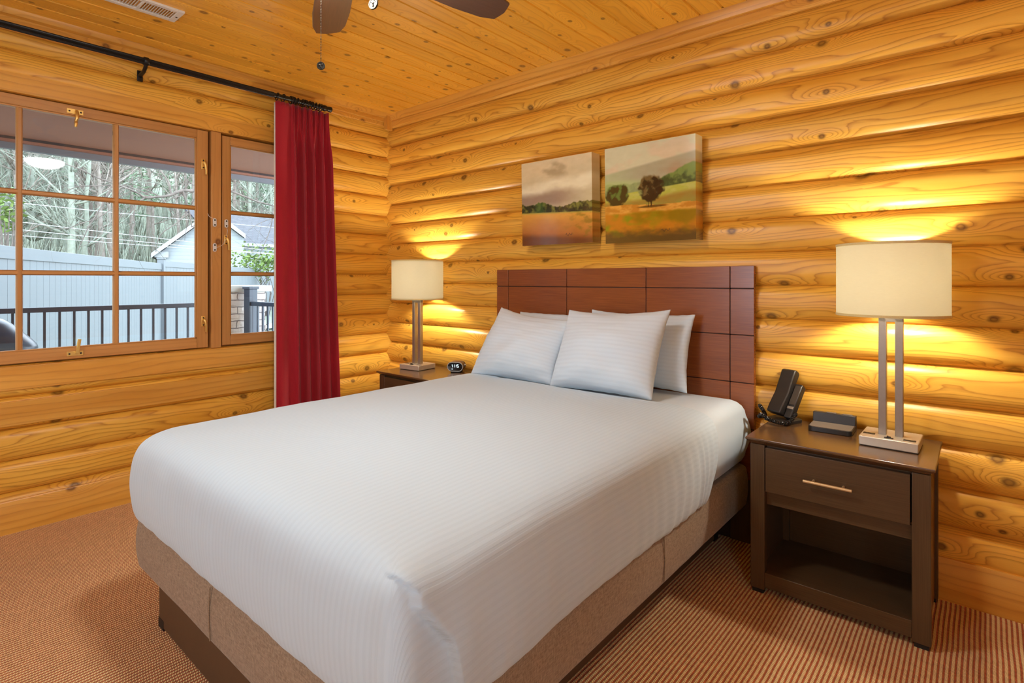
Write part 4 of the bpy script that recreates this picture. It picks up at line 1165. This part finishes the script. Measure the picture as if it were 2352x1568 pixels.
for k in range(9):
    for s in range(2):
        y0 = -.40+s*.21+random.uniform(-.02, .02); y1 = y0+.20
        m = MB(); zz = .50+k*.067; m.box((-2.17, max(-.41, y0), zz), (-2.145-random.random()*.012, min(.03, y1), zz+.055)); obj('stone', m, M_stone, t, .012)
# covered grill on the porch
t = thing('covered_grill', 'black vinyl covered grill on the porch at the lower left of the window', 'grill', (-1.70, -2.35, -.08))
m = MB(); rows = []
for k, (z, e, bl) in enumerate(((-.07, .0, .02), (.30, .0, .02), (.62, .01, .02), (.735, .0, .02), (.748, -.012, .02), (.772, .0, .03), (.805, .04, .05), (.86, .13, .08), (.92, .23, .10), (.955, .31, .1), (.965, .36, .1))):
    row = []
    for q in range(48):
        a = 2*PI*q/48; ca, sa = math.cos(a), math.sin(a); w, d = .42-e*.55, .30-e*.5
        r = (abs(ca)**5+abs(sa)**5)**(-.2)
        row.append((-1.70+d*r*ca+.006*mn.noise(Vector((a*3, z*8, 1))), -2.35+w*r*sa, z+.006*mn.noise(Vector((a*4, z*3, 5)))))
    rows.append(row)
V = m.grid(rows, None, True); m.face(V[-1])
obj('cover', m, M_cover, t, sharp=50)
m = MB(); m.tube([(-1.70+.30*(abs(math.cos(a))**5+abs(math.sin(a))**5)**(-.2)*math.cos(a), -2.35+.42*(abs(math.cos(a))**5+abs(math.sin(a))**5)**(-.2)*math.sin(a), .742) for a in [2*PI*q/48 for q in range(48)]], .007, 6, True); obj('cover_seam', m, M_cover, t)

# privacy fence in two stepped runs
def fence(p0, p1, ztop, label, nb, post0, post1):
    p0, p1 = Vector((p0[0], p0[1], 0)), Vector((p1[0], p1[1], 0)); d = p1-p0; L = d.length; a = math.atan2(d.y, d.x); c = (p0+p1)/2; R = Matrix.Rotation(a, 3, 'Z')
    t = thing('privacy_fence', label, 'fence', (c.x, c.y, -.5), 'grey vinyl fence runs')
    def bx(nm, lo, hi, par=t, b=.004):
        m = MB(); m.box(lo, hi)
        for v in m.bm.verts: v.co = R @ v.co + Vector((c.x, c.y, 0))
        return obj(nm, m, M_vinyl, par, b)
    bx('top_rail', (-L/2, -.026, ztop-.14), (L/2, .026, ztop)); bx('bottom_rail', (-L/2, -.026, -.42), (L/2, .026, -.28))
    w = L/nb
    for k in range(nb):
        x = -L/2+k*w
        m = MB(); g = w*.02; pts = [(x, -.004), (x+g, -.011), (x+w-g, -.011), (x+w, -.004), (x+w, .011), (x, .011)]
        vs = m.prism(pts, 2, -.40, ztop-.13)
        for v in vs: v.co = R @ v.co + Vector((c.x, c.y, 0))
        obj('board', m, M_vinyl, t, flat=True)
    for e, x in ((post0, -L/2), (post1, L/2)):
        if e:
            p = bx('post', (x-.065, -.065, -.5), (x+.065, .065, ztop+.09)); bx('post_cap', (x-.078, -.078, ztop+.09), (x+.078, .078, ztop+.125), p, .01)
    return t
fd = Vector((-5.94, 3.33, 0)).normalized()
A = Vector((-4.298, -1.81, 0))-fd*2.1; B = Vector((-10.24, 1.52, 0))
fence(A, B, 1.60, 'tall pale grey vinyl fence run nearest the porch', 52, True, True)
B2 = Vector((-20.6, 9.2, 0)); fd2 = (B2-B).normalized()
fence(B+fd2*.06, B2, 1.668, 'farther pale grey vinyl fence run below the white house', 60, False, True)

# neighbouring house
def quad(m, pts): m.face([m.v(p) for p in pts], None, False)
t = thing('house', 'white sided house with grey shingle roof beyond the fence', 'house', (-27, 9.5, -.5))
gx = -24.5
def _gr(m):
    R = Matrix.Rotation(math.radians(-19.4), 3, 'Z'); p = Vector((gx, 7.6, 0))
    for v in m.bm.verts: v.co = R @ (v.co-p) + p
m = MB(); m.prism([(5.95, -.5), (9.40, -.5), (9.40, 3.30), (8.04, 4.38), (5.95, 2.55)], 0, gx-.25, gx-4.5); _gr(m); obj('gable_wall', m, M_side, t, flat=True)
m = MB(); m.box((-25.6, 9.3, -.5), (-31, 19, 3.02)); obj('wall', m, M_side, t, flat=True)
def slab(nm, p, th, mat, par):
    m = MB(); a = [Vector(q) for q in p]; n = (a[1]-a[0]).cross(a[2]-a[0]).normalized()
    if n.z < 0: n = -n
    top = [m.v(q+n*th) for q in a]; bot = [m.v(q) for q in a]; k = len(a)
    m.face(top, None, False); m.face(bot[::-1], None, False)
    for i in range(k): m.face([bot[i], bot[(i+1) % k], top[(i+1) % k], top[i]], None, False)
    if nm != 'main_roof': _gr(m)
    return obj(nm, m, mat, par, flat=True)
E_ = gx+.06
slab('gable_roof', [(E_, 5.60, 2.27), (E_, 8.04, 4.42), (gx-5, 8.04, 4.42), (gx-5, 5.60, 2.27)], .10, M_shing, t)
slab('gable_roof', [(E_, 9.42, 3.31), (E_, 8.04, 4.42), (gx-5, 8.04, 4.42), (gx-5, 9.42, 3.31)], .10, M_shing, t)
slab('fascia', [(E_+.02, 5.58, 2.24), (E_+.02, 8.04, 4.40), (E_+.02, 8.04, 4.62), (E_+.02, 5.58, 2.46)], .05, M_fasc, t)
slab('fascia', [(E_+.02, 9.46, 3.27), (E_+.02, 8.04, 4.40), (E_+.02, 8.04, 4.62), (E_+.02, 9.46, 3.49)], .05, M_fasc, t)
slab('main_roof', [(-25.1, 8.6, 3.05), (-25.1, 19.5, 3.05), (-29.6, 19.5, 5.05), (-29.6, 8.6, 5.05)], .1, M_shing, t)
m = MB(); m.box((-25.06, 9.5, 2.98), (-25.14, 19.5, 3.14)); obj('eave_gutter', m, M_fasc, t)
m = MB(); m.box((gx-.25+.1, 5.70, 2.28), (gx-.05, 6.25, 2.55)); _gr(m); o = obj('eave_return', m, M_fasc, t)

# ---- trees
def branch(m, p, d, L, r, depth, seed, sides=5, spread=.6, up=.15, fork=3):
    n = 5; pts = [Vector(p)]; rs = [r]; dd = Vector(d).normalized()
    rnd = random.Random(seed)
    for k in range(n):
        dd = (dd+Vector((rnd.uniform(-1, 1), rnd.uniform(-1, 1), rnd.uniform(-1, 1)))*.16+Vector((0, 0, up*.3))).normalized()
        pts.append(pts[-1]+dd*L/n); rs.append(r*(1-.6*(k+1)/n))
    m.tube(pts, rs, sides if depth > 1 else 3)
    if depth <= 0: return
    for k in range(fork+(2 if depth > 1 else 0)):
        i = rnd.randint(1, n); q = pts[i]; a = rnd.uniform(0, 2*PI)
        o = dd.orthogonal(); o = (Matrix.Rotation(a, 3, dd) @ o).normalized()
        nd = (dd*(1-spread*.6)+o*spread+Vector((0, 0, up))).normalized()
        branch(m, q, nd, L*rnd.uniform(.45, .7), rs[i]*.62, depth-1, rnd.random(), sides, spread, up, fork)
def make_tree(kind, seed, label):
    t = thing('bare_tree' if kind != 'pine' else 'pine_tree', label, 'tree', (0, 0, 0), 'trees on the hillside')
    rnd = random.Random(seed); m = MB()
    H = rnd.uniform(9, 13)
    if kind == 'pine':
        m.tube([(0, 0, -.4), (.05, 0, H*.4), (0, .1, H)], [.16, .11, .03], 7); obj('trunk', m, M_bark2, t)
        m = MB()
        for k in range(95):
            z = H*(.35+.65*rnd.random()**.8); rr = (H-z)*.22+.35; a = rnd.uniform(0, 2*PI); q = rnd.uniform(.3, 1)*rr
            c = Vector((q*math.cos(a), q*math.sin(a), z-q*.15))
            for b in range(9):
                d = Vector((rnd.uniform(-1, 1), rnd.uniform(-1, 1), rnd.uniform(-.6, .7)))*.42; s = Vector((rnd.uniform(-1, 1), rnd.uniform(-1, 1), rnd.uniform(-1, 1)))*.07
                m.face([m.v(c-s), m.v(c+s), m.v(c+d)])
        f = obj('foliage', m, M_pineleaf, t, sharp=0, recalc=False); f['kind'] = 'stuff'
        return t
    pts = [(0, 0, -.5)]; x = y = 0
    for k in range(1, 9): x += rnd.uniform(-.14, .14); y += rnd.uniform(-.14, .14); pts.append((x, y, H*k/8))
    r0 = rnd.uniform(.10, .17); m.tube(pts, [r0*(1-.8*k/8) for k in range(9)], 7)
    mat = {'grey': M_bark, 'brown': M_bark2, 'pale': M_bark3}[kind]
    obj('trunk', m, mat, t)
    m = MB()
    for k in range(17):
        i = rnd.randint(2, 8); q = Vector(pts[i]); a = rnd.uniform(0, 2*PI)
        branch(m, q, (math.cos(a), math.sin(a), rnd.uniform(.3, 1.1)), rnd.uniform(1.6, 3.2)*(1.1-.4*i/8), r0*.40*(1.1-.7*i/8), 2, rnd.random(), 4, .65, .2, 2)
    obj('branches', m, mat, t, sharp=0)
    return t
protos = [make_tree('grey', 11, 'bare grey tree on the hillside beyond the fence'), make_tree('brown', 23, 'bare brown tree on the hillside beyond the fence'),
          make_tree('pale', 5, 'bare pale trunked tree on the hillside beyond the fence'), make_tree('pine', 31, 'green pine tree among the bare trees on the hillside')]
rr = random.Random(99); spots = []
for k in range(150):
    th = math.radians(rr.uniform(2, 31)); D = rr.uniform(30, 66)
    spots.append((3.6-D*math.cos(th), -2.73+D*math.sin(th), D))
for i, (x, y, D) in enumerate(spots):
    if -31.5 < x < -23 and 5 < y < 20: continue
    p = protos[3] if rr.random() < .13 else protos[rr.randrange(3)]
    o = copy_tree(p); o.location = (x, y, hz(x, y)-.1); s = rr.uniform(.7, 1.15); o.scale = (s, s, s*rr.uniform(.9, 1.2)); o.rotation_euler.z = rr.uniform(0, 6.3)
for p, q in zip(protos, ((-30, 2.2), (-34, 5.2), (-29, .2), (-33, 1.4))): p.location = (q[0], q[1], hz(*q)-.1)
# brushy undergrowth of the hillside (uncountable)
m = MB(); rr = random.Random(5)
for k in range(1500):
    th = math.radians(rr.uniform(1, 33)); D = rr.uniform(27, 62); x, y = 3.6-D*math.cos(th), -2.73+D*math.sin(th); z = hz(x, y)
    if -31.5 < x < -22 and 4.5 < y < 20: continue
    h = rr.uniform(.8, 2.8)
    for b in range(3):
        dx, dy = rr.uniform(-.5, .5)*h*.6, rr.uniform(-.5, .5)*h*.6
        m.tube([(x, y, z-.1), (x+dx*.4, y+dy*.4, z+h*.55), (x+dx, y+dy, z+h)], [.022, .016, .006], 3)
tag(obj('undergrowth', m, M_bark3, sharp=0), 'pale brushy twigs covering the hillside between the trunks', 'undergrowth', kind='stuff')

# near bare tree between porch and fence: its limbs cross the panes
t = thing('bare_tree', 'dark bare tree close outside whose limbs cross the window panes', 'tree', (-5.6, .72, -.5))
m = MB(); m.tube([(-5.6, .72, -.55), (-5.55, .70, .8), (-5.5, .66, 1.9), (-5.45, .60, 2.9), (-5.5, .7, 4.2)], [.10, .085, .075, .065, .04], 10); obj('trunk', m, M_near, t)
limbs = [
 ([(-5.47, .62, 2.62), (-5.3, .50, 2.60), (-5.05, .337, 2.523), (-5, .184, 2.50), (-5, .046, 2.432), (-5, -.115, 2.377), (-5, -.296, 2.356)], .032, .014),
 ([(-5, -.296, 2.356), (-5, -.397, 2.414), (-5, -.592, 2.476), (-5, -.771, 2.525)], .013, .008),
 ([(-5, -.592, 2.476), (-5.05, -.80, 2.45), (-5.1, -1.004, 2.42), (-5.15, -1.176, 2.319)], .009, .004),
 ([(-5, .184, 2.49), (-5, .212, 2.352), (-5, .28, 2.185), (-5, .30, 2.0)], .018, .007),
 ([(-5, .26, 2.22), (-5, .10, 2.03), (-5, -.089, 1.851), (-5.02, -.131, 1.638)], .009, .004),
 ([(-5, -.296, 2.356), (-5, -.382, 2.252), (-5, -.422, 2.062), (-5, -.407, 1.976), (-5, -.447, 1.857), (-5, -.387, 1.715)], .010, .004),
 ([(-5, -.649, 2.49), (-5, -.752, 2.202), (-5, -.848, 1.998), (-5, -.96, 1.741), (-5, -1.0, 1.62)], .011, .004),
 ([(-5, -.62, 2.18), (-5, -.848, 1.998), (-5, -1.091, 1.896), (-5, -1.3, 1.87)], .007, .003),
 ([(-5, .046, 2.432), (-5, -.02, 2.62), (-5.05, -.10, 2.80), (-5.1, -.25, 3.0)], .014, .006),
 ([(-5, -.771, 2.525), (-5, -1.0, 2.63), (-5, -1.25, 2.72), (-5, -1.5, 2.73)], .008, .004),
 ([(-5.46, .64, 3.0), (-5.3, .85, 2.72), (-5.1, 1.165, 2.504), (-5, 1.5, 2.41)], .022, .010),
 ([(-5.2, 1.0, 2.6), (-5.2, .98, 2.8), (-5.2, .9, 3.0)], .012, .006),
 ([(-5, 1.48, 2.2), (-5, 1.4, 1.86), (-5, 1.198, 1.489)], .007, .004),
 ([(-5.05, 1.5, 2.41), (-5, 1.49, 2.3), (-5, 1.48, 2.2)], .008, .007)]
for i, (pts, r0, r1) in enumerate(limbs):
    m = MB(); sub = []
    for k in range(len(pts)*5-4):
        u = k/(len(pts)*5-5); p = cr([Vector(q) for q in pts], u); p += Vector((mn.noise(p*3)*.02, mn.noise(p*4+Vector((9, 0, 0)))*.03, mn.noise(p*4)*.03)); sub.append(p)
    m.tube(sub, [r0+(r1-r0)*k/(len(sub)-1) for k in range(len(sub))], 7)
    rnd = random.Random(i+70)
    for k in range(7):
        q = sub[rnd.randrange(3, len(sub))]; d = Vector((rnd.uniform(-.5, .2), rnd.uniform(-1, .6), rnd.uniform(-.5, .8)))
        branch(m, q, d, rnd.uniform(.22, .5), r1*.75, 1, rnd.random(), 4, .55, .0, 2)
    obj('limb', m, M_near, t, sharp=0)
# leafy shrubs
def leaves(m, c, R, n, rnd, sz):
    for k in range(n):
        q = Vector((rnd.gauss(0, .5)*R[0], rnd.gauss(0, .5)*R[1], rnd.gauss(0, .5)*R[2]))+Vector(c)
        d = Vector((rnd.uniform(-1, 1), rnd.uniform(-1, 1), rnd.uniform(-.9, .3))).normalized()*sz*rnd.uniform(.7, 1.2); s = d.orthogonal().normalized()*sz*.28
        m.face([m.v(q), m.v(q+d*.45+s), m.v(q+d), m.v(q+d*.45-s)])
def shrub(name, c, R, n, sz, label, h0):
    t = thing(name, label, 'shrub', (c[0], c[1], h0)); rnd = random.Random(n)
    m = MB()
    for k in range(12): m.tube([(c[0], c[1], h0), (c[0]+rnd.uniform(-.4, .4)*R[0], c[1]+rnd.uniform(-.4, .4)*R[1], (c[2]+h0)/2), (c[0]+rnd.uniform(-.7, .7)*R[0], c[1]+rnd.uniform(-.7, .7)*R[1], c[2]+rnd.uniform(-.4, .6)*R[2])], [.02, .014, .006], 5)
    obj('stems', m, M_near, t)
    m = MB(); leaves(m, c, R, n, rnd, sz); f = obj('foliage', m, M_leaf, t, sharp=0, recalc=False); f['kind'] = 'stuff'
shrub('leafy_shrub', (-17.4, 7.3, 1.95), (.5, 1.3, .55), 700, .16, 'green leafy shrub between the far fence and the white house', -.5)
shrub('leafy_shrub', (-17.9, 8.9, 2.6), (.4, .6, .7), 260, .17, 'sparse yellow green shrub in front of the house roof', -.5)
shrub('leafy_shrub', (-8.6, -1.22, 2.35), (.3, .16, .36), 90, .12, 'sparse leafy bush above the fence at the left edge of the window', -.5)
# overhead cables
for i, (a, b) in enumerate((((-14, -6, 3.30), (-14, 9, 2.92)), ((-14, -6, 3.13), (-14, 9, 2.00)), ((-14, -6, 2.86), (-14, 9, 1.95)), ((-14, -6, 2.60), (-14, 9, 2.00)))):
    m = MB(); m.tube([(a[0], a[1]+(b[1]-a[1])*k/20, a[2]+(b[2]-a[2])*k/20-.25*math.sin(PI*k/20)*.3) for k in range(21)], .010, 6)
    tag(obj('overhead_cable', m, M_wire, origin=(-14, 1, 2.5)), ('topmost', 'second from top', 'third from top', 'lowest')[i]+' pale cable strung across the woods above the fence', 'cable', 'overhead cables')

# ================================================================ world, portal, camera
w = bpy.data.worlds.new('overcast'); sc.world = w; w.use_nodes = True; nt = w.node_tree; nt.nodes.clear()
out = nt.nodes.new('ShaderNodeOutputWorld'); bg = nt.nodes.new('ShaderNodeBackground'); tc = nt.nodes.new('ShaderNodeTexCoord')
nz = nt.nodes.new('ShaderNodeTexNoise'); nz.inputs['Scale'].default_value = 3.; nz.inputs['Detail'].default_value = 5.
rp = nt.nodes.new('ShaderNodeValToRGB'); rp.color_ramp.elements[0].position = .35; rp.color_ramp.elements[1].position = .7
rp.color_ramp.elements[0].color = (.62, .76, .94, 1); rp.color_ramp.elements[1].color = (.93, .97, 1., 1)
nt.links.new(tc.outputs['Generated'], nz.inputs['Vector']); nt.links.new(nz.outputs[0], rp.inputs[0]); nt.links.new(rp.outputs[0], bg.inputs[0]); nt.links.new(bg.outputs[0], out.inputs[0])
bg.inputs[1].default_value = SKY_E
lt = bpy.data.lights.new('window_portal', 'AREA'); lt.shape = 'RECTANGLE'; lt.size = 1.36; lt.size_y = 2.45; lt.cycles.is_portal = True
lo = bpy.data.objects.new('window_portal', lt); C.objects.link(lo); lo.location = (-.14, -2.03, 1.48); lo.rotation_euler = (0, math.radians(-90), 0)
lt2 = bpy.data.lights.new('window_portal', 'AREA'); lt2.shape = 'RECTANGLE'; lt2.size = 1.40; lt2.size_y = 1.45; lt2.cycles.is_portal = True  # portal for the added fill window in the right wall
lo2 = bpy.data.objects.new('window_portal', lt2); C.objects.link(lo2); lt2.size_y = 1.3
lt3 = bpy.data.lights.new('window_portal', 'AREA'); lt3.shape = 'RECTANGLE'; lt3.size = .9; lt3.size_y = 1.4; lt3.cycles.is_portal = True  # portal for the added fill window in the foot end wall
lo3 = bpy.data.objects.new('window_portal', lt3); C.objects.link(lo3); lo3.location = (1.75, RY-.10, 1.44); lo3.rotation_euler = (math.radians(90), 0, 0)
lo2.location = (RX+.10, -3.8, 1.44); lo2.rotation_euler = (0, math.radians(90), 0)

cam = bpy.data.cameras.new('camera'); co = bpy.data.objects.new('camera', cam); C.objects.link(co)
cam.sensor_width = 36; cam.sensor_fit = 'HORIZONTAL'; cam.lens = 1264.8/2352*36; cam.shift_y = -140.6/2352
cam.clip_start = .05; cam.clip_end = 300
co.location = (3.6219, -2.7306, 1.2288); co.rotation_euler = (math.radians(90), 0, math.radians(40.456))
sc.camera = co
vs = sc.view_settings; vs.view_transform = 'Standard'; vs.look = 'None'; vs.gamma = 1; vs.use_curve_mapping = False; vs.exposure = EXPO
sc.cycles.max_bounces = 7; sc.cycles.diffuse_bounces = 4; sc.cycles.glossy_bounces = 3; sc.cycles.transmission_bounces = 4; sc.cycles.transparent_max_bounces = 10
sc.cycles.sample_clamp_indirect = 6.; sc.cycles.adaptive_threshold = .025
bpy.context.view_layer.update()
